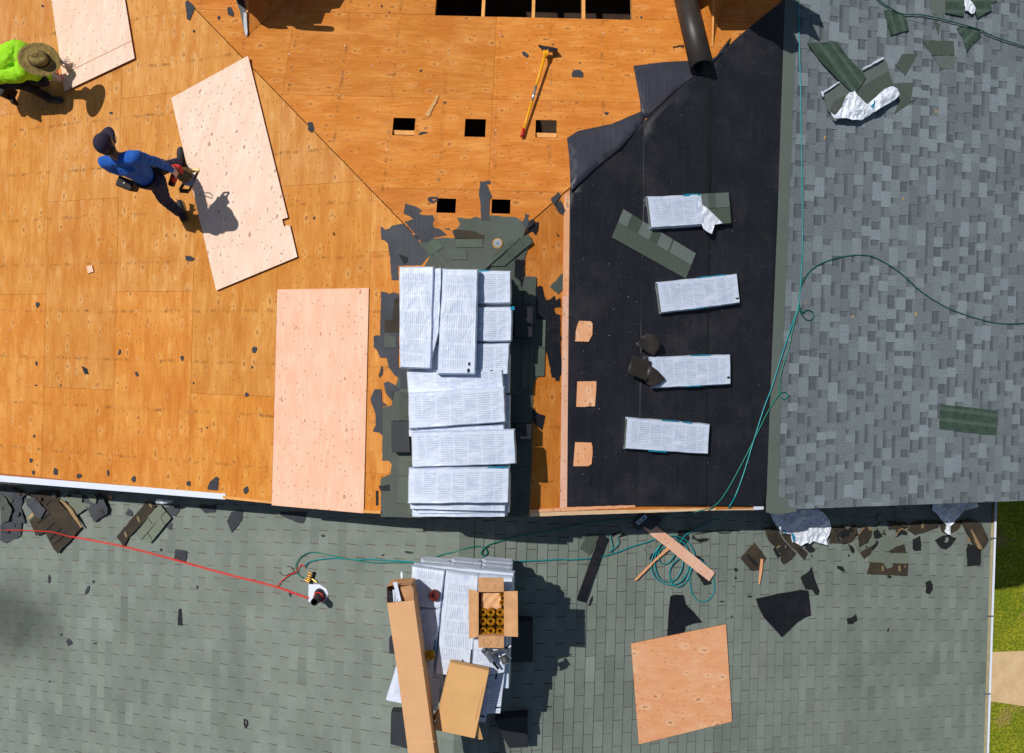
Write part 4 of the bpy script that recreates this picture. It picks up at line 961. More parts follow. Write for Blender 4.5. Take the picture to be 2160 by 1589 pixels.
for k, (a_, b_) in enumerate((((440,590),(606,465)),((545,670),(650,580)),((590,780),(725,650)),((640,840),(760,730)),((545,380),(605,312)))):
    scrap('W5', [a_, (a_[0] + 6, a_[1] + 8), (b_[0] + 6, b_[1] + 8), b_], fl, 'dark', ['first','second','third','lowest','topmost'][k] + ' black slot strip on the brown shingle section', lift=.05, rough=0, grp=GLP)
scrap('W5', [(290,290),(420,280),(480,370),(550,430),(490,540),(420,520),(370,430)], fl, 'old', 'crumpled blue grey felt on the brown shingle section', lift=.06, curl=.05, grp=GLP)
scrap('W5', [(715,320),(730,310),(800,360),(860,420),(985,640),(965,645),(840,470),(780,390)], fl, 'tan', 'curled tan shingle edge rising from the left pile', lift=.06, th=.02, grp=GLP, rough=.3)
scrap('W5', [(740,210),(990,250),(980,340),(1110,370),(880,515),(820,330)], fl, 'pale', 'pale green shingle corner left of the felt lump', lift=.03, th=.01, curl=.01, grp=GLP)
scrap('W5', [(1060,430),(1000,340),(990,290),(1060,260),(1170,240),(1250,290),(1300,410),(1290,480),(1120,580)], fl, 'old', 'dark folded felt lump in the left pile', lift=.04, curl=.06, grp=GLP)
scrap('W5', [(1050,260),(1120,235),(1160,290),(1140,360),(1080,330)], fl, 'pale', 'small pale shingle corner on the folded felt lump', lift=.09, grp=GLP)
scrap('W5', [(1290,260),(1360,260),(1320,310)], fl, 'wood', 'orange wood chip under the white metal edge', lift=.03)
scrap('W5', [(1395,750),(1640,470),(1750,330),(1870,380),(1700,600),(1540,760),(1480,880)], fl, 'brown', 'long brown shingle back with tan glue spots below the bottle', lift=.02, th=.01, curl=.012, grp=GLP)
for k, c_ in enumerate(((1800,370),(1660,545),(1505,725))): scrap('W5', blob('W5', *c_, 32, 95, -22, 10), fl, 'glue', ['upper','middle','lower'][k] + ' tan glue spot on the long brown shingle', lift=.034, th=.003, rough=0, grp=GLP)
scrap('W5', [(1690,790),(1620,730),(1850,420),(1920,370),(2050,530),(1800,830)], fl, 'pale', 'pale green slotted shingle leaning beside the long brown one', lift=.03, th=.012, grp=GLP)
for k, (a_, b_) in enumerate((((1690,790),(1985,445)),((1770,530),(1825,605)),((1920,520),(1975,610)),((1765,705),(1818,790)))):
    dx, dy = (5, 5) if k == 0 else (5, -4)
    scrap('W5', [a_, (a_[0] + dx, a_[1] + dy), (b_[0] + dx, b_[1] + dy), b_], fl, 'dark', ['long','upper','right','lower'][k] + ' dark slot across the pale green slotted shingle', lift=.042, th=.002, rough=0, grp=GLP)
scrap('W5', [(1975,400),(2150,370),(2150,430),(2100,510),(2030,500)], fl, 'old', 'grey felt scrap right below the bottle', curl=.01, grp=GLP)
scrap('W5', [(1960,620),(2030,570),(2065,600),(2050,680)], fl, 'old', 'small felt scrap right of the slotted shingle', grp=GLP)
scrap('W5', blob('W5', 1545, 470, 120, 110, 0, 10), fl, 'old', 'round rumpled felt patch between the two halves of the left pile', curl=.008, grp=GLP)
scrap('W5', [(335,530),(385,470),(405,480),(345,545)], fl, 'wood', 'tan splinter at the left of the brown shingle section', lift=.06)
frag = [(40,200,90,60),(110,330,80,110),(60,420,70,90),(190,480,90,70),(150,610,100,60),(60,690,110,60),(230,240,70,60),(300,230,60,50),(420,210,90,40),(480,300,60,70),(560,470,70,30),(820,260,60,50),(900,225,70,40),(1180,340,70,90),(1230,450,50,60),(650,250,50,80)]
for k, (x, y, w_, h_) in enumerate(frag):
    scrap('W5', blob('W5', x, y, w_, h_, random.uniform(-60, 60), 8), fl, random.choice(['old', 'felt', 'brown', 'green']), 'small torn dark fragment in the left pile under the white metal edge', lift=.035 + .01 * (k % 4), curl=.02, grp='small fragments in the left pile')
# scraps on the left of the lower roof
scrap('V1', [(957,525),(965,468),(1025,475),(1027,505),(1018,545)], fl, 'felt', 'dark square scrap touching the red hose', grp=GLR)
scrap('V1', [(1250,310),(1275,260),(1335,250),(1330,310),(1275,375)], fl, 'felt', 'hanging felt flap shaped scrap under the pink plywood sheet', curl=.01, grp=GLR)
scrap('V1', [(1085,225),(1190,225),(1185,262),(1130,268)], fl, 'felt', 'flat felt scrap in the shade below the left roof edge', grp=GLR)
scrap('V1', [(982,795),(998,795),(1003,888),(978,885)], fl, 'dark', 'upright black strip in the middle of the lower left roof', grp=GLR)
scrap('V2', [(345,0),(520,0),(510,50),(500,75),(460,70),(350,25)], fl, 'felt', 'grey felt scrap half under the pink plywood edge', curl=.01, grp=GLR)
scrap('V1', [(1340,1400),(1362,1408),(1365,1430),(1352,1455),(1340,1430)], fl, 'dark', 'small ring shaped scrap low on the lower left roof', hole=[(1346,1408),(1356,1412),(1357,1428),(1350,1436)], grp=GLR)
lows = [('V1',380,980,36,48,0,'squarish scrap at the lower left'),('V1',268,635,18,55,0,'thin upright scrap at the far left'),('V1',478,695,20,60,25,'slanted sliver left of the middle of the lower roof'),
 ('V1',335,937,8,16,0,'tiny speck above the squarish scrap at the lower left'),('V1',520,985,26,12,0,'tiny speck right of the squarish scrap'),('V1',885,470,14,22,0,'small speck above the red hose'),
 ('V1',1085,675,12,24,0,'small speck below the red hose right of centre'),('V1',270,1195,8,14,0,'single speck near the bottom left'),('V1',512,645,14,20,0,'small speck above the slanted sliver'),
 ('V2',627,157,26,20,0,'square speck above the hose loop'),('V2',1020,285,26,12,-35,'slanted speck left of the lower stack hoses'),('V2',410,545,18,44,-15,'grey oval scrap under the red hose near the pipe')]
for t,x,y,w_,h_,a,lab in lows: scrap(t, blob(t,x,y,w_,h_,a), fl, 'felt', lab, grp=GLR)
scrap('V3', blob('V3', 308, 22, 80, 28, 5), fl, 'felt', 'flat grey scrap above the lower stack', grp=GLR)
# middle and right of the lower roof
scrap('X3', [(140,530),(230,340),(400,350),(260,610)], fr, 'grey', 'grey shingle corner under the black strip', lift=.005, th=.006)
scrap('X3', [(100,1180),(390,350),(430,345),(490,400),(380,680),(200,1210)], fr, 'black', 'long stiff black strip lying beside the coiled hose', lift=.02, th=.03, rough=.2)
scrap('X3', [(245,1250),(270,1170),(300,1115),(300,1190),(262,1255)], fr, 'dark', 'dark sliver at the foot of the long black strip', grp=GLR)
scrap('X3', [(545,340),(640,310),(740,355),(600,395),(560,380)], fr, 'dark', 'dark scrap tangled in the small hose bend', curl=.02, grp=GLR)
scrap('X3', [(605,345),(650,315),(690,330),(635,375)], fr, 'pale', 'pale shingle corner on the scrap in the small hose bend', lift=.04)
scrap('X3', [(1360,380),(1400,290),(1510,300),(1520,400),(1450,490),(1380,440)], fr, 'dark', 'dark felt lump under the top of the hose coil', curl=.02, grp=GLR)
scrap('X3', [(1590,620),(1640,615),(1700,660),(1730,710),(1720,740),(1600,650)], fr, 'dark', 'dark felt piece right of the hose coil beside the board', grp=GLR)
scrap('X3', [(1610,830),(1690,840),(1810,960),(1790,975),(1710,990)], fr, 'dark', 'dark felt piece under the end of the board', grp=GLR)
scrap('X3', [(1490,260),(1530,255),(1560,330),(1610,400),(1700,395),(1785,400),(1740,430),(1650,445),(1560,400),(1510,350)], fr, 'dark', 'bent dark strip above the hose coil', lift=.01, curl=.03, grp=GLR)
scrap('X3', [(1020,640),(1040,600),(1110,560),(1130,590),(1060,660),(1020,665)], fr, 'dark', 'dark felt piece at the left of the hose coil', grp=GLR)
scrap('V4', [(735,630),(765,622),(815,625),(830,680),(880,730),(930,790),(870,800),(830,815),(820,850),(825,875),(716,875),(725,720)], fr, 'black', 'black underlayment offcut tucked under the square plywood', lift=.004, th=.005, rough=.2)
scrap('V5', [(158,648),(300,615),(430,592),(478,597),(487,680),(492,745),(450,765),(415,790),(318,883),(205,760),(175,700)], fr, 'black', 'large kite shaped piece of black underlayment', lift=.015, th=.006, curl=.02, rough=.2)
scrap('V5', [(430,515),(480,480),(500,450),(510,500),(525,545),(548,600),(540,625),(520,620),(500,590),(460,590)], fr, 'dark', 'ragged black scrap above the kite shaped piece', grp=GLR)
scrap('V5', [(652,443),(690,450),(705,485),(685,478),(655,463)], fr, 'dark', 'leaf shaped black scrap right of the ragged one', grp=GLR)
scrap('V5', [(712,780),(718,765),(745,760),(770,740),(778,780),(760,790),(750,802),(718,800)], fr, 'dark', 'black scrap with two points right of the kite', grp=GLR)
scrap('V5', [(1192,548),(1222,532),(1240,560),(1238,590),(1220,620),(1195,612),(1200,575)], fr, 'dark', 'oval black scrap at the far right of the lower roof', grp=GLR)
scrap('V5', [(1115,285),(1160,262),(1168,310),(1167,352),(1130,355),(1115,345)], fr, 'dark', 'upright black rectangle left of the small hanging wrapper', grp=GLR)
scrap('V5', [(1250,290),(1300,260),(1335,258),(1383,275),(1350,325),(1320,345),(1290,340)], fr, 'dark', 'black ring of felt under the small hanging wrapper', hole=[(1308,300),(1320,268),(1332,270),(1338,285),(1325,305)], grp=GLR)
scrap('V5', [(1442,350),(1455,310),(1530,330),(1532,400),(1530,440),(1450,450)], fr, 'dark', 'black square scrap next to the gutter', grp=GLR)
scrap('V5', [(65,400),(150,303),(220,395),(180,470),(125,475)], fr, 'brown', 'brown square shingle back left of the big wrapper', lift=.01, th=.01, curl=.01)
scrap('V5', [(100,370),(150,410),(172,445),(158,450),(110,395)], fr, 'dark', 'black fold across the brown square shingle', lift=.022)
rlows = [('V5',118,632,38,16,0,'small crescent scrap above the kite'),('V5',965,838,14,30,20,'single sliver in the middle of the right lower roof'),('V5',725,383,14,16,0,'speck between the ragged and leaf scraps'),
 ('V5',500,385,14,18,0,'speck under the big wrapper'),('V4',1135,470,30,34,0,'round black scrap beside the brown square shingle'),('V4',1134,520,14,18,0,'small speck below the round black scrap'),
 ('V4',1122,573,12,8,0,'tiny speck in a row below the round black scrap'),('V4',1050,663,40,10,5,'thin flat scrap above the square plywood'),('V4',1110,755,14,12,0,'dot right above the corner of the square plywood'),
 ('X3',1025,500,12,32,0,'thin sliver left of the coil top'),('X3',960,540,22,14,0,'dot left of the hose coil'),('V5',975,512,34,22,10,'black scrap below the tabbed shingle pile')]
for t,x,y,w_,h_,a,lab in rlows: scrap(t, blob(t,x,y,w_,h_,a), fr, 'dark', lab, grp=GLR)
scrap('V5', [(188,403),(203,405),(196,480),(182,557),(173,555),(180,470)], fr, 'stick', 'thin upright wood sliver on the brown square shingle', lift=.03, th=.012, rough=0)
scrap('X3', [(828,932),(850,900),(960,790),(1240,510),(1280,530),(1090,690),(960,830),(860,925)], fr, 'stick', 'long pointed wood sliver under the hose coil', lift=.03, th=.015, rough=.2)
# right pile
scrap('W6', [(100,540),(270,500),(330,560),(400,690),(590,900),(660,970),(600,1050),(500,1120),(430,1165),(390,1100),(400,1000),(310,870),(180,760)], fr, 'brown', 'brown shingle back below the left corner of the big wrapper', lift=.02, th=.01, curl=.03, grp=GRP)
scrap('W6', blob('W6', 355, 860, 95, 45, -20, 10), fr, 'glue', 'tan glue spot on the brown shingle below the big wrapper', lift=.05, th=.003, rough=0)
scrap('W6', [(400,640),(560,640),(680,790),(860,970),(790,1080),(650,930),(500,780)], fr, 'brown', 'second brown shingle back under the middle of the big wrapper', lift=.035, th=.01, curl=.02, grp=GRP)
scrap('W6', [(830,770),(960,870),(990,920),(900,965),(820,900)], fr, 'dark', 'black crumpled scrap below the middle of the big wrapper', lift=.02, curl=.02, grp=GRP)
scrap('W6', [(255,900),(300,850),(390,1020),(340,1060),(290,980)], fr, 'dark', 'black scrap left of the glue spotted brown shingle', grp=GRP)
scrap('W6', [(1270,520),(1500,490),(1700,480),(1750,640),(1660,760),(1560,800),(1400,790),(1250,810)], fr, 'brown', 'wide brown shingle sheet right of the big wrapper', lift=.015, th=.01, curl=.03, grp=GRP)
scrap('W6', [(1380,640),(1500,560),(1620,580),(1520,700),(1400,760)], fr, 'dark', 'black felt lying across the wide brown sheet', lift=.05, curl=.03, grp=GRP)
scrap('W6', [(1500,490),(1640,480),(1600,530),(1560,560)], fr, 'pale', 'pale shingle corner poking out of the roof edge shadow', lift=.06, grp=GRP)
scrap('W6', [(1760,900),(1870,760),(2000,560),(2160,700),(2060,830),(1850,950)], fr, 'pale', 'pale green shingle in the middle of the right pile', lift=.015, th=.008, grp=GRP)
scrap('W6', [(1740,640),(1800,560),(1900,490),(2000,600),(1980,690),(1930,780),(1760,860)], fr, 'brown', 'folded brown shingle back with a tan edge in the right pile', lift=.05, th=.012, curl=.03, grp=GRP)
scrap('W6', [(1745,640),(1850,520),(1862,530),(1760,655)], fr, 'tan', 'tan edge line on the folded brown shingle', lift=.09, rough=0)
scrap('W6', blob('W6', 1950, 545, 55, 100, -35, 10), fr, 'glue', 'tan glue spot on the folded brown shingle', lift=.09, rough=0)
scrap('W6', [(2020,600),(2090,550),(2160,660),(2030,710)], fr, 'dark', 'small black square scrap in the right pile', lift=.02, grp=GRP)
scrap('W6', [(1560,800),(1640,850),(1690,920),(1680,980),(1630,960),(1600,890)], fr, 'dark', 'black scrap hanging below the wide brown sheet', grp=GRP)
scrap('W6', [(1680,790),(1750,860),(1745,935),(1700,860)], fr, 'pale', 'thin pale shingle corner beside the hanging black scrap', lift=.02, grp=GRP)
scrap('W6', [(1780,970),(1880,900),(2000,850),(2080,830),(1940,1000),(1850,1070)], fr, 'brown', 'narrow brown shingle back under the pale green one', lift=.02, th=.01, grp=GRP)
scrap('W7', [(240,380),(560,400),(600,480),(420,520),(330,500)], fr, 'brown', 'brown shingle half in the shade of the right roof edge', lift=.02, th=.01, curl=.02, grp=GRP)
scrap('W7', [(580,520),(670,400),(870,370),(1070,370),(1080,480),(690,605)], fr, 'brown', 'long brown shingle back left of the small hanging wrapper', lift=.03, th=.012, curl=.01, grp=GRP)
scrap('W7', blob('W7', 820, 450, 55, 125, 0, 10), fr, 'glue', 'oval tan glue spot left of the small hanging wrapper', lift=.055, th=.003, rough=0)
scrap('W7', [(380,640),(430,530),(480,490),(580,540),(580,600),(480,570)], fr, 'tan', 'curled tan shingle edge in the middle of the right pile', lift=.03, th=.015, curl=.02)
scrap('W7', [(400,630),(440,555),(480,520),(575,560),(570,595),(480,585)], fr, 'dark', 'black underside of the curled shingle edge', lift=.055, curl=.01)
scrap('W7', [(80,690),(180,600),(330,640),(560,760),(540,780),(300,860),(200,890),(100,820)], fr, 'pale', 'pale green shingle lying flat in the right pile', lift=.012, th=.008, grp=GRP)
scrap('W7', [(280,870),(400,800),(520,760),(555,900),(420,905),(300,900)], fr, 'brown', 'triangular brown shingle above the two pale tabs', lift=.025, th=.01, curl=.012, grp=GRP)
scrap('W7', [(-30,1050),(580,1065),(570,1270),(250,1255),(-90,1235)], fr, 'brown', 'long brown shingle strip with glue spots at the bottom of the right pile', lift=.015, th=.01, grp=GRP)
scrap('W7', [(0,860),(80,900),(330,900),(330,1130),(240,1160),(180,1060),(-60,1050)], fr, 'pale', 'left pale tab on the long brown strip', lift=.028, th=.008, grp=GRP)
scrap('W7', [(342,905),(580,905),(575,1070),(320,1070)], fr, 'pale', 'right pale tab on the long brown strip', lift=.028, th=.008, grp=GRP)
for k, (x, y, w_, h_) in enumerate(((170,1150,45,120),(440,1155,50,125),(535,1120,30,50))): scrap('W7', blob('W7', x, y, w_, h_, 0, 10), fr, 'glue', ['left','middle','right'][k] + ' tan glue spot on the long brown strip', lift=.028 , th=.002, rough=0)
scrap('W7', [(25,540),(90,530),(170,630),(100,665),(30,660)], fr, 'dark', 'black scrap beside the pale shingle at the left of the right pile', lift=.03, grp=GRP)
scrap('W7', [(0,800),(60,720),(100,730),(80,770),(10,860)], fr, 'dark', 'black curved strip between the right pile and the wrapper side', lift=.03, grp=GRP)
scrap('W7', [(80,470),(130,420),(220,420),(215,520),(150,600)], fr, 'pale', 'pale shingle flake at the roof edge shadow line', lift=.04, grp=GRP)
scrap('W7', [(1450,370),(1600,350),(1760,400),(1900,690),(1850,780),(1790,850),(1660,790),(1560,600)], fr, 'brown', 'long dark shingle section leaning against the gutter', lift=.03, th=.02, curl=.012, grp=GRP)
scrap('W7', [(1600,520),(1620,510),(1780,800),(1790,850),(1720,830)], fr, 'tan', 'tan lower edge of the shingle section at the gutter', lift=.055, th=.004, rough=.2)
scrap('W7', [(1545,640),(1590,640),(1650,720),(1560,705)], fr, 'tan', 'small tan flake left of the gutter shingle', lift=.01)
scrap('W7', [(1080,400),(1200,380),(1460,370),(1440,470),(1400,520),(1320,560),(1230,590),(1140,560)], fr, 'brown', 'dark brown shingle under the small hanging wrapper', lift=.01, th=.01, grp=GRP)
scrap('W7', [(80,300),(160,260),(240,330),(200,400),(100,390)], fr, 'pale', 'pale shingle wholly in the roof edge shadow', lift=.03, grp=GRP)
scrap('W7', [(380,260),(430,270),(440,330),(390,330)], fr, 'pale', 'small pale flake wholly in the roof edge shadow', lift=.03, grp=GRP)
frag = [(150,640,70,60),(480,860,60,80),(720,900,60,50),(1350,560,80,50),(1440,720,90,40),(1560,640,70,60),(1640,560,60,60),(1700,620,60,90),(1820,720,50,60),(1900,860,60,40),(2080,760,60,50)]
for k, (x, y, w_, h_) in enumerate(frag + [(2200, 600, 80, 60), (2300, 520, 90, 50), (2420, 560, 70, 40), (2550, 500, 80, 60)]):
    scrap('W6', blob('W6', x, y, w_, h_, random.uniform(-60, 60), 8), fr, random.choice(['dark', 'felt', 'brown', 'brown', 'green']), 'small torn dark fragment in the pile below the right roof edge', lift=.05 + .01 * (k % 4), curl=.02, grp='small fragments in the right pile')
# pieces on the right roof
GRR = 'loose shingles lying on the right roof'
scrap('Y7', [(215,800),(690,520),(980,365),(1030,440),(1060,540),(1120,740),(900,900),(640,1010),(400,1100),(290,1060)], fR, 'new', 'shingle pack part under the crumpled white wrapper', lift=.008, th=.02, rough=.3, grp=GRR)
scrap('Y7', [(360,920),(700,735),(1040,545),(1120,740),(900,900),(640,1010),(400,1090),(290,1060)], fR, 'green', 'brown grey lower half of the shingle pack', lift=.026, th=.008, rough=.2, grp=GRR)
scrap('Y7', [(20,180),(200,172),(390,175),(560,390),(700,545),(765,620),(640,800),(560,790),(400,640),(220,450)], fR, 'gback', 'long dark green shingle lying face down beside the white wrapper', lift=.035, th=.012, curl=.012, rough=.2, grp=GRR)
scrap('Y7', [(710,512),(975,362),(990,372),(985,385),(720,525)], fR, 'wood', 'white folded wrapper edge on the shingle pack', lift=.06, th=.008).data.materials[0] = M['white']
scrap('Y7', [(192,790),(222,800),(420,668),(426,686),(230,818),(222,870),(205,850)], fR, 'wood', 'broken white wrapper edge left of the green shingle', lift=.05, th=.008).data.materials[0] = M['white']
scrap('Y7', [(1140,470),(1220,325),(1410,320),(1260,600)], fR, 'green', 'four sided shingle piece right of the white wrapper', lift=.008, th=.008, rough=.2, grp=GRR)
scrap('Y7', [(1470,150),(1870,160),(1884,345),(1600,340)], fR, 'green', 'upper brown part of the cut shingle near the top right', lift=.008, th=.008, rough=.2, grp=GRR)
scrap('Y7', [(1605,350),(1884,352),(1880,515),(1720,510)], fR, 'new', 'lower grey tab of the cut shingle near the top right', lift=.008, th=.007, rough=.2, grp=GRR)
scrap('Y7', [(1120,700),(1250,685),(1360,690),(1330,940),(1450,850),(1120,1080),(1170,960)], fR, 'green', 'pointed shingle right of the end of the white wrapper', lift=.008, th=.008, rough=.2, grp=GRR)
scrap('Y8', [(170,140),(310,150),(440,200),(490,290),(525,430),(400,465),(265,500)], fR, 'gback', 'green shingle face down below the dark hose at the top', lift=.02, th=.01, curl=.01, rough=.2, grp=GRR)
scrap('Y8', [(1050,-60),(1300,-60),(1305,240),(1170,210),(1045,185)], fR, 'gback', 'green shingle face down at the top edge, left of the small white wrapper', lift=.02, th=.012, rough=.2, grp=GRR)
scrap('Y8', [(1380,-60),(1650,-60),(1710,140),(1600,200),(1500,255)], fR, 'gback', 'green shingle face down at the top edge, right of the small white wrapper', lift=.03, th=.012, rough=.2, grp=GRR)
scrap('Y8', [(1200,400),(1420,380),(1520,410),(1555,510),(1385,690),(1350,740),(1290,540)], fR, 'gback', 'pointed green shingle crossed by the dark hose', lift=.012, th=.01, curl=.008, rough=.2, grp=GRR)
scrap('Y8', [(1660,-30),(1780,0),(1700,55)], fR, 'gback', 'small green corner piece at the top edge', lift=.012, th=.01, rough=.2, grp=GRR)
scrap('Y8', [(820,-40),(1050,-40),(1040,120),(990,260),(850,190),(820,90)], fR, 'new', 'grey pointed shingle at the top edge above the hose', lift=.008, th=.007, rough=.2, grp=GRR)
scrap('Y8', [(870,280),(980,280),(945,510)], fR, 'green', 'narrow shingle triangle below the dark hose', lift=.006, th=.006, rough=.2, grp=GRR)
scrap('U6', [(1038,947),(1200,962),(1376,985),(1372,1060),(1370,1130),(1200,1112),(1027,1090),(1030,1020)], fR, 'gback', 'single green shingle face down low on the right roof', lift=.012, th=.014, curl=.006, rough=.2, grp=GRR)
for k, (x, y, w_, h_) in enumerate(((1740,290,6,14),(1799,668,5,10),(1932,663,7,14),(1975,236,6,10),(1880,655,8,4),(1905,420,5,8),(1700,640,5,5))):
    scrap('P', blob('P', x, y, w_ * .75, h_ * .8, 10), fR, 'wood', ['orange wood chip left below the long green shingle','wood chip near the hose arch','orange chip under the hose slope','yellow chip right of the white wrapper','flat chip right of the hose arch','chip in the middle of the right roof','chip beside the hose knot'][k], lift=.008, th=.004, rough=0)

# ------------------------------------------------------------------ crumpled wrappers
def trash(name, t, pts, f, lift, amp, lab, sd, step=4, extra=None):
    root = empty(name, at(*px(t, pts)[0], f), lab, 'plastic wrapper')
    def hf(x, y):
        a = noise.noise((x * 5 + sd, y * 5, sd)); b = 1 - abs(noise.noise((x * 11 + sd, y * 9 - x * 5, sd + 4))) * 2; c = 1 - abs(noise.noise((x * 23, y * 15 + sd, sd + 9))) * 2
        return amp * (a * 1.0 + b * .8 + c * .3)
    slab('wrapper', px(t, pts), f, lift, .003, M['plastic'], root, inner=step, hf=hf, smooth=False, rough=.4, step=6)
    for q in (extra or []): slab('printed_strip', px(t, q), f, lift + .004, .003, M['teal_print'], root, inner=3, hf=hf)
    return root
trash('crumpled_wrapper', 'W6', [(170,225),(420,215),(720,200),(1050,205),(1120,250),(1180,310),(1230,390),(1260,470),(1260,540),(1190,700),(1200,830),(1040,790),(960,760),(900,790),(880,805),(840,775),(800,800),(740,845),(650,790),(580,780),(560,690),(560,630),(480,625),(410,600),(350,540),(290,470),(240,380)], fr, .07, .035,
      'large crumpled white wrapper half in the shade under the right roof edge', 11, 4, [[(400,575),(440,565),(485,605),(480,632),(430,618)],[(560,612),(600,625),(632,690),(636,785),(600,785),(585,700)]])
trash('crumpled_wrapper', 'W7', [(965,80),(1100,70),(1300,70),(1500,80),(1690,85),(1720,150),(1600,175),(1480,210),(1420,270),(1370,350),(1310,410),(1260,460),(1250,590),(1215,595),(1170,550),(1190,440),(1150,400),(1110,350),(1040,260),(970,200)], fr, .06, .03,
      'smaller funnel shaped white wrapper hanging from the right roof edge near the gutter', 23, 3)
trash('crumpled_wrapper', 'Y7', [(300,1070),(340,1100),(370,1100),(410,1050),(450,1000),(480,900),(510,850),(540,820),(610,795),(640,850),(720,910),(745,945),(770,970),(860,890),(910,840),(980,780),(1040,755),(1090,745),(1140,775),(1160,800),(1180,850),(1100,920),(980,990),(850,1070),(770,1120),(690,1170),(580,1165),(480,1150),(350,1150)], fR, .07, .035,
      'crumpled white wrapper lying on loose shingles on the right roof', 37, 4, [[(800,1000),(838,960),(855,915),(862,925),(850,1000),(835,1030)]])
trash('crumpled_wrapper', 'Y8', [(1305,-30),(1390,-30),(1420,60),(1460,130),(1440,200),(1400,210),(1370,170),(1310,160)], fR, .03, .02,
      'small crumpled white wrapper between two green shingles at the top edge', 51, 3)

# ------------------------------------------------------------------ hoses
def hose(name, lab, t, pts, f, r, mat, h=None, n=7, cat='air hose', parent=None, closed=False, lifts=None, wob=0):
    h = (r if h is None else h) + (.012 if f in (fl, fr, fW) else 0)
    q = px(t, pts) if isinstance(t, str) else [px(a, [b])[0] for a, b in pts]
    P = [at(x, y, f if callable(f) else f[i], (h if h is not None else r) + (lifts[i] if lifts else 0)) for i, (x, y) in enumerate(q)]
    V, F = tube(smooth_line(P, n, closed), r, 8, closed); o = mesh(name, V, F, M[mat], parent, smooth=True)
    if parent is None: tag(o, lab, cat)
    return o
RH = .0075
q = [('T5', (186, -30)), ('T5', (190, 100)), ('T5', (193, 220)), ('T5', (203, 600)), ('T5', (208, 950)), ('T5', (215, 1400)), ('U6', (204, 60)), ('U6', (195, 230)), ('U6', (180, 360)), ('U6', (140, 480)), ('U6', (80, 660)), ('U6', (20, 850)), ('U5', (1400, 780)), ('U5', (1330, 1000)), ('U5', (1260, 1230)), ('U5', (1200, 1390)), ('U5', (1160, 1460))]
fs = [fR] * 17
P1 = [at(*px(a, [b])[0], fR, RH + .004 + (.02 if i > 9 else .008)) for i, (a, b) in enumerate(q)]
q2 = [('X3', (1980, 80)), ('X3', (1900, 130)), ('X3', (1800, 180)), ('X3', (1680, 240)), ('X3', (1560, 300)), ('X3', (1470, 360)), ('X3', (1410, 440)), ('X3', (1370, 540)), ('X3', (1300, 660)), ('X3', (1220, 722)), ('X3', (1150, 690)), ('X3', (1130, 600)), ('X3', (1180, 520)), ('X3', (1270, 500)),
      ('X3', (1200, 450)), ('X3', (1100, 550)), ('X3', (1040, 700)), ('X3', (1070, 850)), ('X3', (1160, 945)), ('X3', (1290, 985)), ('X3', (1420, 940)), ('X3', (1500, 820)), ('X3', (1530, 660)), ('X3', (1490, 500)), ('X3', (1400, 420)), ('X3', (1280, 410)), ('X3', (1150, 490)),
      ('X3', (1095, 620)), ('X3', (1090, 760)), ('X3', (1140, 890)), ('X3', (1230, 945)), ('X3', (1340, 920)), ('X3', (1420, 800)), ('X3', (1440, 670)), ('X3', (1390, 660)), ('X3', (1300, 740)), ('X3', (1275, 860)), ('X3', (1310, 970)), ('X3', (1380, 1010)), ('X3', (1470, 960)), ('X3', (1540, 820)),
      ('X3', (1590, 620)), ('X3', (1540, 480)), ('X3', (1420, 385)), ('X3', (1280, 365)), ('X3', (1100, 405)), ('X3', (1000, 440)), ('X3', (800, 500)), ('X3', (600, 575)), ('X3', (430, 620)), ('X3', (250, 650)), ('X3', (0, 668)), ('V3', (1500, 75)), ('V3', (1300, 85)), ('V3', (1000, 98)), ('V3', (700, 115)), ('V3', (560, 112)), ('V3', (300, 92)), ('V3', (0, 75)),
      ('V2', (850, 315)), ('V2', (700, 305)), ('V2', (580, 318)), ('V2', (530, 335)), ('V2', (508, 365))]
P2 = [at(*px(a, [b])[0], fW, RH + .02 + (.012 * (i % 3) if 6 < i < 45 else 0) + (.5 * max(0, 1 - i / 2.0) if i < 2 else 0)) for i, (a, b) in enumerate(q2)]
V, F = tube(smooth_line(P1 + P2, 6), RH, 8)
tag(mesh('air_hose', V, F, M['hose_teal'], None, smooth=True), 'bright teal air hose running down the right roof and coiled beside the long board', 'air hose')
hose('air_hose', 'teal hose loop lying to the right of the coil under the board end', 'X3', [(1650,660),(1740,730),(1810,830),(1840,960),(1830,1080),(1770,1170),(1680,1200),(1600,1150),(1545,1040),(1530,900),(1540,780),(1560,700)], fr, RH, 'hose_teal')
q = [('U5', (1640, 85)), ('U5', (1600, 220)), ('U5', (1560, 400)), ('U5', (1515, 540)), ('U5', (1505, 640)), ('U5', (1512, 695)), ('U5', (1540, 722)), ('U5', (1562, 695)), ('U5', (1540, 672)), ('U5', (1500, 690)), ('U5', (1430, 800)), ('U5', (1350, 960)), ('U5', (1270, 1120)), ('U5', (1150, 1340)), ('U5', (1060, 1450)), ('U5', (930, 1492))]
P1 = [at(*px(a, [b])[0], fR, RH + .016) for a, b in q]
q2 = [('X3', (1500, 80)), ('X3', (1150, 105)), ('X3', (700, 150)), ('X3', (250, 200)), ('X7', (1800, 130)), ('X7', (1300, 210)), ('X7', (1070, 278)), ('X7', (920, 320)), ('X7', (810, 385)), ('X7', (775, 450)), ('X7', (810, 490)), ('X7', (858, 455)), ('X7', (845, 400)), ('X7', (800, 365)), ('X7', (700, 355)), ('X7', (600, 372)), ('X7', (400, 430)), ('X7', (200, 480)), ('X7', (0, 550)), ('V3', (350, 98)), ('V3', (150, 100)), ('V3', (0, 98)), ('V2', (740, 300)), ('V2', (600, 270)), ('V2', (530, 270)), ('V2', (470, 310)), ('V2', (450, 360)), ('V2', (465, 410)), ('V2', (495, 435))]
P2 = [at(*px(a, [b])[0], fW, RH + .022) for a, b in q2]
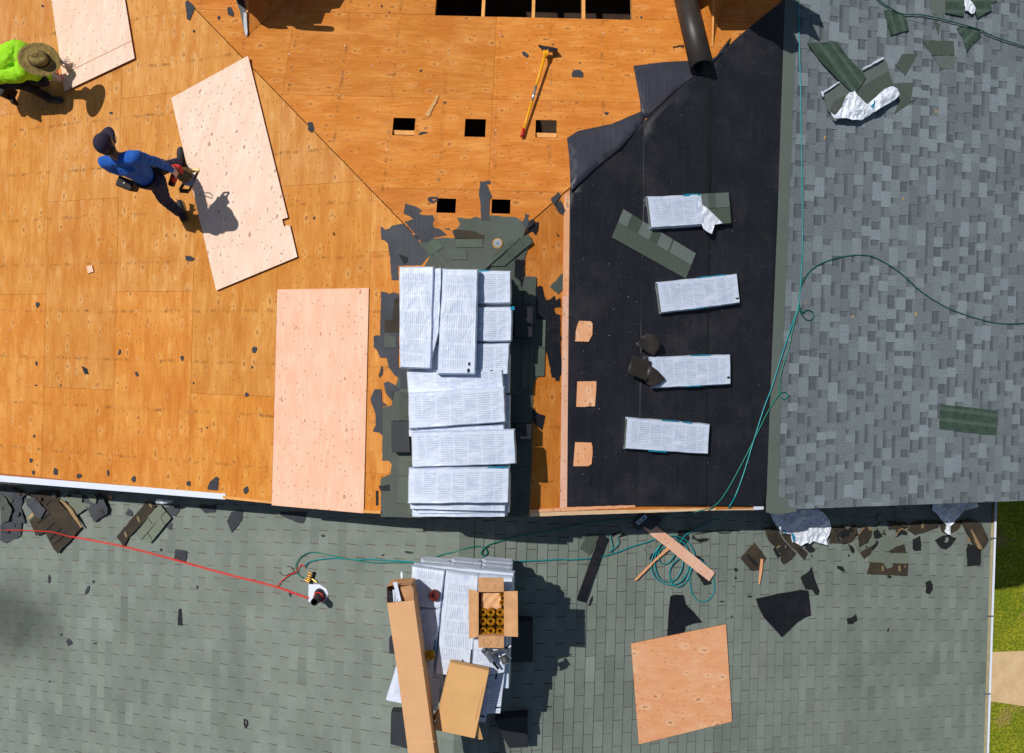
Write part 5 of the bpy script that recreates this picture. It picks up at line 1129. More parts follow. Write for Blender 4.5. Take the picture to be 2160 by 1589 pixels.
V, F = tube(smooth_line(P1 + P2, 6), RH * .9, 8)
tag(mesh('air_hose', V, F, M['hose_green'], None, smooth=True), 'thinner green air hose with small curls, following the teal one to the brass manifold', 'air hose')
hose('air_hose', 'dark green hose arching across the right roof below the loose shingles', 'U6', [(185,360),(195,395),(230,440),(265,435),(272,400),(235,380),(205,395),(185,330),(200,230),(260,140),(350,90),(450,62),(560,52),(650,72),(780,150),(930,280),(1090,375),(1280,440),(1400,462),(1545,460)], fR, RH, 'hose_dgreen', h=.016)
hose('air_hose', 'dark green hose crossing the top right corner over the green shingles', 'Y8', [(40,-50),(90,0),(200,80),(330,160),(430,200),(700,215),(900,250),(1200,330),(1500,415),(1700,510),(1900,580),(2180,670)], fR, RH, 'hose_dgreen', h=.035)
hose('air_hose', 'small teal hose bend standing up beside the long black strip', 'X3', [(520,350),(540,440),(550,520),(520,560),(600,500),(630,430),(610,390)], fr, RH * .8, 'hose_teal', h=.03)
hose('air_hose', 'stub of green hose curling out of the roof edge shadow', 'X7', [(1830,255),(1860,275),(1895,262),(1912,220)], fW, RH * .9, 'hose_green', h=.06)
hose('electric_cord', 'thin black cord in front of the brown pile under the roof edge', 'X3', [(1590,345),(1750,320),(1900,300),(2160,302)], fr, .005, 'black', cat='cord')
q = [(-40, 675), (250, 675), (550, 690), (650, 700), (850, 755), (1100, 800), (1500, 880), (2000, 1010)]
P1 = [at(*p, fl, hh_) for p, hh_ in zip(px('W5', q), (.055, .05, .065, .07, .07, .045, .035, .03))] + [at(*p, fl, .03) for p in px('V2', [(0, 415), (160, 455), (330, 500), (440, 540), (530, 572)])]
V, F = tube(smooth_line(P1, 6), .0062, 8)
tag(mesh('air_hose', V, F, M['hose_red'], None, smooth=True), 'long red air hose crossing the lower left roof to the vent pipe', 'air hose')
P1 = [p + Vector((.010, .013, 0)) for p in P1[4:]]
V, F = tube(smooth_line(P1, 6), .0045, 8); tag(mesh('air_hose', V, F, M['hose_red'], None, smooth=True), 'second thinner red hose running against the long red one', 'air hose')
hose('air_hose', 'dark red branch hose bending from the red hose to the manifold', 'V2', [(325,500),(350,460),(400,420),(450,395),(478,355),(498,350),(510,372)], fl, .006, 'hose_red', h=.02)
ring = [vp + Vector((.062 * math.cos(t), .062 * math.sin(t), .12 + .02 * math.sin(t * 2))) for t in [k * .45 for k in range(17)]]
V, F = tube(smooth_line(ring, 3), .0065, 8); tag(mesh('air_hose', V, F, M['hose_red'], None, smooth=True), 'red hose loop wound round the black vent pipe', 'air hose')
hose('electric_cord', 'short loose black cord left of the manifold', 'X6', [(260,480),(340,485),(400,540),(440,600),(520,660),(620,730)], fl, .004, 'black', cat='cord')
hose('electric_cord', 'short black cord crossing the dark red branch hose', 'X6', [(85,600),(150,650),(210,690),(330,640),(430,600)], fl, .0035, 'black', cat='cord')
# brass manifold
mroot = empty('hose_manifold', at(*px('X6', [(815, 740)])[0], fl), 'black hose manifold with brass couplings beside the vent pipe', 'hose manifold')
A, B_ = [at(*p, fl, .05) for p in px('X6', [(862, 612), (778, 868)])]
V, F = bar(A, B_, .022, .03); mesh('body', V, F, M['black'], mroot)
for (a, b) in (((830,640),(720,600)),((815,700),(725,660)),((800,745),(715,710)),((790,790),(700,750)),((770,830),(650,770)),((820,750),(930,830))):
    p0, p1 = [at(*p, fl, .04) for p in px('X6', [a, b])]
    V, F = tube([p0, p0.lerp(p1, .3), p0.lerp(p1, .32), p0.lerp(p1, .7), p0.lerp(p1, .72), p1], .01, 10, radii=[.009, .009, .0125, .0125, .008, .007]); mesh('coupling', V, F, M['brass'], mroot, smooth=False)
# ------------------------------------------------------------------ tools and containers
# roofing shovel
hd = at(*px('T3', [(738, 330)])[0], fH, .13); tl = at(*px('T3', [(590, 850)])[0], fH, .05)
sh = empty('roofing_shovel', tl, 'yellow handled roofing shovel with a red grip lying on the hip roof', 'roofing shovel')
pt = lambda k: tl.lerp(hd, k)
for a, b, m_, r in ((0, .09, 'redplastic', .019), (.09, .42, 'yellow', .0145), (.42, .6, 'steel', .0145), (.6, 1, 'yellow', .0145)):
    V, F = tube([pt(a), pt((a + b) / 2), pt(b)], r, 12); mesh({'redplastic': 'grip', 'yellow': 'handle', 'steel': 'worn_sleeve'}[m_], V, F, M[m_], sh, smooth=True)
L2 = [at(*p, fH, .13) for p in px('T3', [(716, 292), (764, 296), (748, 345), (728, 362)])]
V = L2 + [p - Vector((0, 0, .012)) for p in L2]; mesh('bracket', V, [[0, 1, 2, 3][::-1], [4, 5, 6, 7], [0, 1, 5, 4], [1, 2, 6, 5], [2, 3, 7, 6], [3, 0, 4, 7]], M['yellow'], sh)
L3 = [at(*p, fH, h_) for p, h_ in zip(px('T3', [(692, 277), (812, 300), (806, 306), (770, 304), (764, 312), (716, 306), (712, 296)]), (.2, .13, .03, .05, .12, .14, .16))]
V = L3 + [p + Vector((.006, -.02, -.012)) for p in L3]; n = len(L3)
mesh('blade', V, [list(range(n)), [n + i for i in range(n)][::-1]] + [[i, (i + 1) % n, (i + 1) % n + n, i + n] for i in range(n)], M['steel_dark'], sh)
for a, b in (((722, 290), (730, 312)), ((752, 292), (752, 314))):
    p0, p1 = [at(*p, fH, .135) for p in px('T3', [a, b])]; V, F = tube([p0, p1], .008, 8); mesh('bolt', V, F, M['steel'], sh)
# tape measure
tp = at(*px('Y2', [(462, 890)])[0], fH, .006)
tm = empty('tape_measure', tp, 'round silver tape measure with a yellow tape on the old shingles', 'tape measure')
mesh('case', *cyl(tp, .043, .032, 28), M['steel'], tm); mesh('tape', *cyl(tp + Vector((0, 0, .004)), .052, .02, 28, hole=.046), M['yellow'], tm)
mesh('hub', *cyl(tp + Vector((0, 0, .032)), .008, .004, 14), M['black'], tm)
tr = [tp + Vector((.049 * math.cos(a_), .049 * math.sin(a_), .02)) for a_ in [k * .4 - .9 for k in range(4)]]
# felt tube
ta, tb = at(*px('W2', [(480, 860)])[0], fH, .13), at(*px('W2', [(262, -60)])[0], fH, .13); tb = ta + (tb - ta) * 1.25
d_ = (tb - ta).normalized(); n = 28; V, F = [], []
for P_, rr in ((ta, .13), (ta, .108), (tb, .13), (tb, .108)):
    s_ = d_.cross(Vector((0, 0, 1))).normalized(); u_ = s_.cross(d_)
    for k in range(n): t = 2 * math.pi * k / n; V.append(P_ + s_ * math.cos(t) * rr + u_ * math.sin(t) * rr)
for k in range(n): k2 = (k + 1) % n; F += [[k, k2, k2 + 2 * n, k + 2 * n], [k + n, k + 3 * n, k2 + 3 * n, k2 + n], [k, k + n, k2 + n, k2], [k + 2 * n, k2 + 2 * n, k2 + 3 * n, k + 3 * n]]
o = mesh('felt_roll', V, F, M['brownfelt'], None, smooth=False); tag(o, 'hollow dark brown roll of roofing felt lying at the top of the hip roof', 'felt roll')
for p in o.data.polygons: p.use_smooth = p.index % 4 < 2
# bottle
bp = px('W5', [(1885, 330), (2050, 330)]); a_, b_ = at(*bp[0], fl, .30), at(*bp[1], fl, .295); ax = b_ - a_
prof_ = [(0, .01), (.03, .034), (.12, .036), (.3, .032), (.45, .036), (.62, .034), (.78, .028), (.87, .014), (.96, .013), (1, .012)]
bt = empty('water_bottle', a_, 'clear crushed plastic water bottle lying below the white metal edge', 'bottle')
V, F = tube([a_ + ax * k for k, r in prof_], .03, 16, radii=[r for k, r in prof_]); mesh('body', V, F, M['bottle'], bt, smooth=True)
V, F = tube([a_ + ax * .97, a_ + ax * 1.06], .016, 14); mesh('cap', V, F, M['white'], bt)
V, F = tube([a_ + ax * .34, a_ + ax * .6], .0365, 16); mesh('label', V, F, M['plastic'], bt, smooth=True)
# long board with the black patch and sticker
slabb = slab('long_board', px('X3', [(900,225),(1060,372),(1250,515),(1430,668),(1775,938),(1850,832),(1500,545),(1300,385),(1120,250),(1050,180)]), fr, .045, .014, M['ply_pink'], None, edge=M['edge'], ang=-.8)
tag(slabb, 'long narrow pink plywood offcut lying across the coiled hose', 'board')
pr = empty('felt_patch', at(*px('X3', [(960, 200)])[0], fr), 'dark square felt patch with a blue white sticker on the end of the board', 'felt patch')
slab('sheet', px('X3', [(785,200),(870,130),(940,80),(1060,110),(1185,150),(1130,222),(1040,290),(950,250),(868,300)]), fr, .065, .006, M['oldfelt'], pr, inner=5, hf=wrinkle(.012, 8, 16, 3))
slab('sticker', px('X3', [(845,190),(965,95),(992,130),(880,230)]), fr, .082, .002, M['white'], pr)
for k in range(2): slab('print', px('X3', [(862 + 12 * k, 190 + 16 * k), (905 + 22 * k, 155 + 14 * k), (911 + 22 * k, 163 + 14 * k), (868 + 12 * k, 198 + 16 * k)]), fr, .0845, .0012, M['teal_print' if k == 0 else 'inkblack'], pr)
slab('print', px('X3', [(915,150),(955,117),(972,138),(932,171)]), fr, .0845, .0012, M['teal_print'], pr)

# ------------------------------------------------------------------ lower stack
def wf(z): return flat(z, .10, .3)
Z0 = -.02
for lay, (zz, dx, dy, lab) in enumerate(((-.76, 3, 10, 'lowest'), (-.66, -4, 6, 'second'), (-.56, 4, 4, 'third'), (-.46, -2, 6, 'fourth'), (-.36, 3, 2, 'fifth'), (-.26, -3, 4, 'sixth'), (-.16, 2, 1, 'seventh'))):
    for i, (xa, xb) in enumerate(((872, 938), (942, 1008), (1012, 1078))):
        k_ = (.02 - zz) * 8; xm, ym = 1080, 794; sc_ = (8.23 - Z0) / (8.23 - zz)
        sq = lambda x, y: (xm + (x - xm) * sc_, ym + (y - ym) * sc_)
        q = [sq(xa + dx, 1462 + dy), sq(xa + dx + 4, 1208 + dy * .5), sq(xb + dx, 1214 + dy * .5), sq(xb + dx - 6, 1466 + dy)]
        bundle('white bundle in the %s layer of the lower stack, %s column' % (lab, ['left', 'middle', 'right'][i]), 'P', q, flat(zz, .2), -.1, .1, GS, N=8, Mv=4, wr=.002)
bundle('topmost thin bundle edge along the far side of the lower stack', 'V3', [(345,108),(1130,182),(1128,330),(335,240)], wf(Z0 - .10), -.1, .09, GS, wr=.004, Lm=1.0)
bundle('upper left lengthwise bundle of the lower stack with the brown nail coil on it', 'V3', [(322,448),(325,132),(585,165),(552,462)], wf(Z0), -.1, .09, GS, Lm=.4, N=18)
bundle('long left bundle of the lower stack under the cardboard tube box', 'V3', [(310,985),(318,460),(555,462),(492,1000)], wf(Z0 - .01), -.1, .09, GS, Lm=.75, N=22, strips=[(.3,.55,.9,.96)])
bundle('long middle bundle of the lower stack, the broadest white surface', 'V3', [(510,975),(595,168),(852,200),(790,1010)], wf(Z0), -.1, .09, GS, Lm=1.05)
bundle('long right bundle of the lower stack under the open carton', 'V3', [(785,1010),(850,200),(1122,218),(1056,965)], wf(Z0 - .005), -.1, .09, GS, Lm=1.0)
bundle('white bundle corner sticking out left of the long box', 'V3', [(205,905),(560,1005),(520,1270),(122,1180)], wf(Z0 - .12), -.1, .09, GS, Lm=.6, N=18)
bundle('bundle in the shade of the closed carton, right of it', 'V3', [(840,1000),(1056,950),(1048,1080),(1018,1290),(840,1285)][0:1] + [(1056,955),(1018,1290),(850,1290)], wf(Z0 - .12), -.1, .09, GS, Lm=.6, N=16)
bundle('narrow folded bundle edge below the closed carton', 'V3', [(830,1080),(950,1090),(900,1355),(850,1350)], wf(Z0 - .06), -.1, .06, GS, Lm=.4, N=12, Mv=5)
for k, q in enumerate(([(985,965),(998,965),(990,1012),(976,1010)],[(860,1290),(900,1298),(898,1310),(862,1305)],[(975,1225),(1020,1228),(1018,1238),(980,1240)],[(430,920),(445,915),(455,945),(445,955)])):
    tag(slab('printed_mark', px('V3', q), wf(Z0 - .03 if k == 0 else Z0 - .0), -.03, .002, M['inkblack'], None), ['upper','lower left','lower right','leftmost'][k] + ' black printed mark on the wrappers beside the closed carton', 'printed mark')
fZ = lambda z: (lambda x, y: z)
# open carton with nail coils
ctn = empty('open_carton', at(*px('V3', [(948, 500)])[0], fZ(.0)), 'open cardboard carton of gold nail coils with four spread flaps', 'carton')
IN = px('V3', [(845, 325), (1052, 325), (1052, 680), (845, 676)]); zc0, zc1 = .0, .19
top = [at(*p, fZ(zc1)) for p in IN]
def wallq(a, b, th=.006):
    d = (b - a).normalized(); n_ = d.cross(Vector((0, 0, 1))) * th
    V = [a, b, b + n_, a + n_]; V = V + [Vector((v.x, v.y, zc0)) for v in V]
    return V, [[0, 1, 2, 3], [7, 6, 5, 4], [0, 4, 5, 1], [1, 5, 6, 2], [2, 6, 7, 3], [3, 7, 4, 0]]
V, F = merge([wallq(top[i], top[(i + 1) % 4]) for i in range(4)])
o = mesh('body', V, F, M['cardin'], ctn)
bm = bmesh.new(); bm.from_mesh(o.data); bmesh.ops.recalc_face_normals(bm, faces=bm.faces); bm.to_mesh(o.data); bm.free()
bt_ = [Vector((p.x, p.y, zc0 + .004)) for p in top]; mesh('bottom', bt_ + [p - Vector((0, 0, .003)) for p in bt_], [[0, 1, 2, 3][::-1], [4, 5, 6, 7], [0, 1, 5, 4], [1, 2, 6, 5], [2, 3, 7, 6], [3, 0, 4, 7]], M['cardin'], ctn)
def flap(par, quad, zs, mat, t='V3', th=.004, name='flap'):
    q = [at(*p, fZ(z)) for p, z in zip(px(t, quad), zs)]; V = q + [p - Vector((0, 0, th)) for p in q]; n = len(q)
    o = mesh(name, V, [list(range(n)), [n + i for i in range(n)][::-1]] + [[i, (i + 1) % n, (i + 1) % n + n, i + n] for i in range(n)], mat, par, ang=.1)
    bm = bmesh.new(); bm.from_mesh(o.data); bmesh.ops.recalc_face_normals(bm, faces=bm.faces); bm.to_mesh(o.data); bm.free(); return o
flap(ctn, [(772, 308), (845, 325), (845, 680), (775, 697)], (.05, zc1, zc1, .05), M['cardin'])
flap(ctn, [(1052, 325), (1155, 322), (1158, 680), (1052, 675)], (zc1, zc1 + .03, zc1 + .03, zc1), M['cardin'])
flap(ctn, [(848, 216), (1046, 219), (1046, 326), (848, 326)], (zc1 + .02, zc1 + .02, zc1, zc1), M['cardin'])
flap(ctn, [(849, 678), (1048, 680), (1047, 768), (850, 765)], (zc1, zc1, zc1 - .02, zc1 - .02), M['cardin'])
for (cx, cy, rr) in ((880, 275, 30), (943, 278, 30), (1008, 278, 28), (905, 720, 28), (970, 722, 28)):
    c0 = at(*px('V3', [(cx, cy)])[0], fZ(zc1 + .012)); rad = rr / 3.704 / 205
    V, F = tube([c0 + Vector((rad * math.cos(t), rad * math.sin(t), 0)) for t in [2 * math.pi * k / 20 for k in range(20)]], .0016, 4, closed=True); mesh('ring_mark', V, F, M['tape'], ctn)
dv = slab('divider', px('V3', [(872, 330), (1022, 330), (1030, 455), (1000, 470), (960, 455), (915, 470), (868, 455)]), fZ(.10), .0, .004, M['cardboard'], ctn, inner=4, hf=(lambda x, y: .012 * math.sin(x * 60) * math.sin(y * 45)), smooth=True)
def coil(name, c, r, h, mat, lab, group, parent=None, tilt=None, N=30):
    V, F = [], []
    for j, (rr, z) in enumerate(((r * .35, 0), (r * .35, h * .8), (r * .5, h), (r * .92, h), (r, h * .9), (r, 0))):
        for k in range(N * 2):
            t = math.pi * k / N; w_ = 1 + (.07 if k % 2 else -.05) * (j > 1); V.append(Vector((rr * w_ * math.cos(t), rr * w_ * math.sin(t), z + (.004 if k % 2 else 0) * (j in (2, 3)))))
    n = 2 * N
    for j in range(5):
        for k in range(n): F.append([j * n + k, j * n + (k + 1) % n, (j + 1) * n + (k + 1) % n, (j + 1) * n + k])
    if tilt: V = [tilt @ v for v in V]
    V = [v + c for v in V]
    o = mesh(name, V, [q[::-1] for q in F], mat, parent); tag(o, lab, 'nail coil', group); return o
rows = ['upper', 'middle', 'lower']; cols = ['left', 'centre', 'right']
for j, y in enumerate((490, 560, 636)):
    for i, x in enumerate((885, 947, 1020)):
        c0 = at(*px('V3', [(x + (2 if j % 2 else 0), y)])[0], fZ(.09)); c0.z = .03 + random.uniform(0, .01)
        c1 = at(*px('V3', [(x, y)])[0], fZ(.12)); c0.x, c0.y = c1.x, c1.y
        coil('nail_coil', c0, .043, .09, M['gold'], 'gold nail coil in the open carton, %s row, %s' % (rows[j], cols[i]), 'nail coils in the carton')
for k, y in enumerate((350, 415)):
    c1 = at(*px('V3', [(1035, y)])[0], fZ(.12)); coil('nail_coil', Vector((c1.x, c1.y, .03)), .03, .09, M['gold'], ['gold nail coil squeezed beside the paper divider in the top right corner of the carton', 'gold nail coil below the top right one beside the paper divider'][k], 'nail coils in the carton')
c0 = at(*px('V3', [(505, 350)])[0], wf(Z0), .004); coil('nail_coil', c0, .055, .06, M['rust'], 'reddish brown nail coil standing on the upper left bundle', None)
c0 = at(*px('V3', [(460, 800)])[0], wf(Z0), .045); coil('nail_coil', c0, .055, .07, M['gold'], 'gold nail coil tipped over beside the long cardboard box', None, tilt=Matrix.Rotation(.9, 3, 'X') @ Matrix.Rotation(.3, 3, 'Y'))
# long box with metal flashing in it
lb = empty('long_carton', at(*px('V3', [(300, 900)])[0], fZ(.05)), 'long open cardboard box with white metal strips in its far end', 'carton')
zt_ = .30
def ztop(pts): return [at(*p, fZ(zt_)) for p in px('V3', pts)]
Q = ztop([(135, 415), (345, 395), (418, 940), (503, 1570), (560, 1950), (345, 1980), (300, 1589), (215, 950)])
n = len(Q); V = Q + [p - Vector((0, 0, .27)) for p in Q]
mesh('body', V, [list(range(n)), [n + i for i in range(n)][::-1]] + [[i, (i + 1) % n, (i + 1) % n + n, i + n] for i in range(1, n)], M['cardboard'], lb, ang=.15)
o = bpy.data.objects['body.001'] if 'body.001' in bpy.data.objects else None
Q2 = ztop([(133, 290), (165, 283), (325, 275), (345, 395), (135, 415)]); zb = .03
V = [Vector((p.x, p.y, zt_ - .005)) for p in Q2[:]]; lowq = [Vector((p.x, p.y, zb)) for p in Q2]
V2 = V + lowq; mesh('open_end', V2, [[0, 1, 6, 5], [1, 2, 7, 6], [2, 3, 8, 7], [4, 0, 5, 9], [5, 6, 7, 8, 9]], M['cardin'], lb)
flap(lb, [(240, 290), (325, 275), (350, 395), (250, 405)], (zt_ - .01, zt_ - .005, zt_ - .05, zt_ - .07), M['cardin'])
flap(lb, [(318, 278), (342, 300), (345, 392), (322, 330)], (zt_ + .03, zt_ + .01, zt_, zt_ + .02), M['cardboard'])
for k, (xa, ya) in enumerate(((142, 320), (178, 312), (190, 312), (202, 312), (214, 312))):
    flap(lb, [(xa, ya), (xa + (26 if k == 0 else 9), ya), (xa + (34 if k == 0 else 13), 405), (xa + 6, 407)], (zt_ - .02 + .004 * k,) * 4, M['inkblack' if k == 0 else 'white'], name='metal_strip')
flap(lb, [(180, 256), (212, 250), (246, 400), (222, 404)], (zt_ + .02, zt_ + .02, zt_ + .0, zt_ + .0), M['white'], name='metal_strip')
for ya, yb in ((940, 945), (1512, 1517)):
    xa = 135 + (ya - 415) * .152; flap(lb, [(xa, ya), (xa + 205, ya - 17), (xa + 206, yb - 17), (xa + 1, yb)], (zt_ + .003,) * 4, M['tape'], name='tape_line', th=.002)
tag(slab('torn_wrapper', px('V3', [(240,285),(245,230),(238,190),(248,165),(258,200),(250,240),(262,270),(256,290)]), wf(Z0), .0, .003, M['plastic'], None, inner=2.5, hf=wrinkle(.02, 20, 40, 1), smooth=True), 'thin white torn plastic strip above the long cardboard box', 'plastic wrapper')
# closed carton, upside down with flaps out
cc = empty('closed_carton', at(*px('V3', [(720, 1180)])[0], fZ(.02)), 'flat topped tan carton with bent flaps leaning over the lower stack', 'carton')
zz = .12
Q = [at(*p, fZ(z)) for p, z in zip(px('V3', [(625, 878), (932, 945), (822, 1475), (495, 1405)]), (zz, zz, zz, zz))]
V = Q + [p + Vector((0, 0, d_)) for p, d_ in zip(Q, (-.09, -.09, -.16, -.16))]
o = mesh('body', V, [[0, 1, 2, 3], [7, 6, 5, 4], [0, 4, 5, 1], [1, 5, 6, 2], [2, 6, 7, 3], [3, 7, 4, 0]], M['cardboard2'], cc, ang=.2)
bm = bmesh.new(); bm.from_mesh(o.data); bmesh.ops.recalc_face_normals(bm, faces=bm.faces); bmesh.ops.bevel(bm, geom=bm.edges[:], offset=.004, segments=2, affect='EDGES'); bm.to_mesh(o.data); bm.free()
flap(cc, [(850, 1360), (884, 1482), (850, 1482), (822, 1440)], (.09, .04, .04, .09), M['cardboard2'])
flap(cc, [(488, 1305), (560, 1205), (545, 1300), (490, 1345)], (.03, .10, .10, .03), M['cardboard2'])
flap(cc, [(488, 1372), (520, 1372), (510, 1402), (485, 1398)], (.08, .1, .1, .08), M['cardboard2'])
for (a, b) in (((878, 1070), (818, 1330)), ((885, 1072), (825, 1332)), ((610, 930), (540, 1240))):
    p0, p1 = [at(*p, fZ(zz)) for p in px('V3', [a, b])]; V, F = bar(p0 + Vector((0, 0, .004)), p1 + Vector((0, 0, .006)), .004, .004); mesh('crease', V, F, M['tape'], cc)
# nailer
ng = empty('nail_gun', at(*px('V3', [(1000, 850)])[0], wf(Z0)), 'silver and black nail gun beside the open carton', 'nail gun')
def seg(name, a, b, r, m_, za=.05, zb_=.05, sides=14, w2=None):
    p0, p1 = at(*px('V3', [a])[0], fZ(Z0 + za)), at(*px('V3', [b])[0], fZ(Z0 + zb_)); V, F = tube([p0, p0.lerp(p1, .25), p0.lerp(p1, .27), p1], r, sides, radii=[r * .9, r, r * .85, r * .85]); mesh(name, V, F, M[m_], ng)
seg('motor_body', (905, 790), (960, 870), .038, 'steel'); seg('head_cap', (890, 775), (905, 795), .04, 'steel_dark'); seg('handle', (940, 815), (1085, 760), .017, 'steel_dark', .08, .08)
seg('magazine', (1045, 830), (1065, 880), .05, 'steel_dark', .03, .06); seg('magazine_cover', (1062, 800), (1100, 850), .018, 'steel', .08, .05); seg('nose', (965, 880), (1005, 930), .016, 'black', .04, .02); seg('air_fitting', (1080, 765), (1105, 750), .009, 'white', .09, .09)
seg('trigger', (985, 820), (1010, 850), .01, 'black', .05, .05); seg('grip_end', (1040, 900), (1095, 870), .013, 'steel', .03, .03)
slab('hose_wire', px('V3', [(790,780),(800,780),(792,900),(780,905)]), wf(Z0), -.008, .004, M['black'], ng, rough=.3, step=3)
slab('hose_wire', px('V3', [(715,858),(728,860),(742,895),(733,893)]), wf(Z0), -.006, .004, M['steel_dark'], ng, rough=.3, step=3)

# ------------------------------------------------------------------ people
def body(prims, parent, vox=.0065, name='body'):
    """prims: (material, [(point, radius), ...] chain or ('ell', centre, radii, rotation)); welded into one continuous skin by voxel remesh"""
    parts = []; caps = []
    for m_, ch in prims:
        if ch[0] == 'ell':
            parts.append(ell(ch[1], ch[2], 18, 12, ch[3] if len(ch) > 3 else None)); caps.append((m_, Vector(ch[1]), Vector(ch[1]), sum(ch[2]) / 3, sum(ch[2]) / 3)); continue
        for (a, ra), (b, rb) in zip(ch[:-1], ch[1:]):
            a, b = Vector(a), Vector(b); L = (b - a).length; k = max(3, int(L / .02)); pts, rr = [], []
            for i in range(k + 1): pts.append(a.lerp(b, i / k)); rr.append(ra + (rb - ra) * i / k)
            parts.append(tube(pts, ra, 14, radii=rr)); parts.append(ell(a, (ra,) * 3, 12, 8)); parts.append(ell(b, (rb,) * 3, 12, 8)); caps.append((m_, a, b, ra, rb))
    V, F = merge(parts); tmp = bpy.data.meshes.new('tmp'); tmp.from_pydata([tuple(v) for v in V], [], F)
    bm = bmesh.new(); bm.from_mesh(tmp); bmesh.ops.recalc_face_normals(bm, faces=bm.faces); bm.to_mesh(tmp); bm.free()
    o = bpy.data.objects.new('tmp', tmp); COL.objects.link(o)
    md = o.modifiers.new('r', 'REMESH'); md.mode = 'VOXEL'; md.voxel_size = vox
    sm = o.modifiers.new('s', 'SMOOTH'); sm.factor = .6; sm.iterations = 4
    dg = bpy.context.evaluated_depsgraph_get(); ev = bpy.data.meshes.new_from_object(o.evaluated_get(dg))
    V = [v.co.copy() for v in ev.vertices]; F = [list(p.vertices) for p in ev.polygons]; bpy.data.objects.remove(o)
    mats_ = []; 
    for m_, *_ in caps:
        if m_ not in mats_: mats_.append(m_)
    NR = [v.normal.copy() for v in ev.vertices]
    vm = []
    for v in V:
        best = (9, 0)
        for m_, a, b, ra, rb in caps:
            d = b - a; L2_ = d.length_squared; t = max(0, min(1, (v - a).dot(d) / L2_)) if L2_ > 0 else 0
            q = ((v - (a + d * t)).length - (ra + (rb - ra) * t))
            if q < best[0]: best = (q, mats_.index(m_))
        vm.append(best[1])
    cloth = {i for i, m_ in enumerate(mats_) if not m_.startswith('skin')}
    for i, v in enumerate(V):
        if vm[i] in cloth:
            n1 = 1 - 2 * abs(noise.noise((v.x * 9 + v.z * 6, v.y * 9, v.z * 11))); n2 = noise.noise((v.x * 26, v.y * 26, v.z * 20))
            V[i] = v + NR[i] * (.010 * (n1 - .45) + .003 * n2)
    fm = [max(set(l), key=l.count) for l in ([vm[i] for i in f] for f in F)]
    return mesh(name, V, F, M[mats_[0]], parent, smooth=True, mats=[M[m_] for m_ in mats_], fm=fm)
def W(x, y, f, h, t='P'): return at(*px(t, [(x, y)])[0], f, h)
def hand(wrist, palm, side, up, mat, curl=.5, s_=1.0):
    """palm and five tapered fingers; side points to the thumb side"""
    w_, p = Vector(wrist), Vector(palm); d = (p - w_).normalized(); sd_ = (Vector(side) - d * Vector(side).dot(d)).normalized(); u = d.cross(sd_).normalized() * (1 if d.cross(sd_).dot(Vector(up)) > 0 else -1)
    out = [(mat, [(w_, .026 * s_), (w_ + d * .05, .032 * s_), (w_ + d * .085, .028 * s_)]), (mat, [(w_ + d * .045 + sd_ * .018, .020 * s_), (w_ + d * .085 + sd_ * .024, .016 * s_)]), (mat, [(w_ + d * .045 - sd_ * .018, .020 * s_), (w_ + d * .08 - sd_ * .024, .015 * s_)])]
    for k, (o_, L) in enumerate(((.030, .068), (.010, .078), (-.010, .072), (-.029, .056))):
        a = w_ + d * .088 + sd_ * o_; b = a + (d * math.cos(curl * .5) - u * math.sin(curl * .5)) * L * .45 + sd_ * o_ * .3; c = b + (d * math.cos(curl * 1.3) - u * math.sin(curl * 1.3)) * L * .33 + sd_ * o_ * .15; e = c + (d * math.cos(curl * 2) - u * math.sin(curl * 2)) * L * .25
        out.append((mat, [(a, .0092), (b, .0086), (c, .008), (e, .0068)]))
    a = w_ + d * .03 + sd_ * .028; b = a + (d * .6 + sd_ * .8).normalized() * .035 - u * .008; c = b + (d * .85 + sd_ * .5).normalized() * .03 - u * .012
    out.append((mat, [(a, .0135), (b, .0105), (c, .0085)]))
    return out
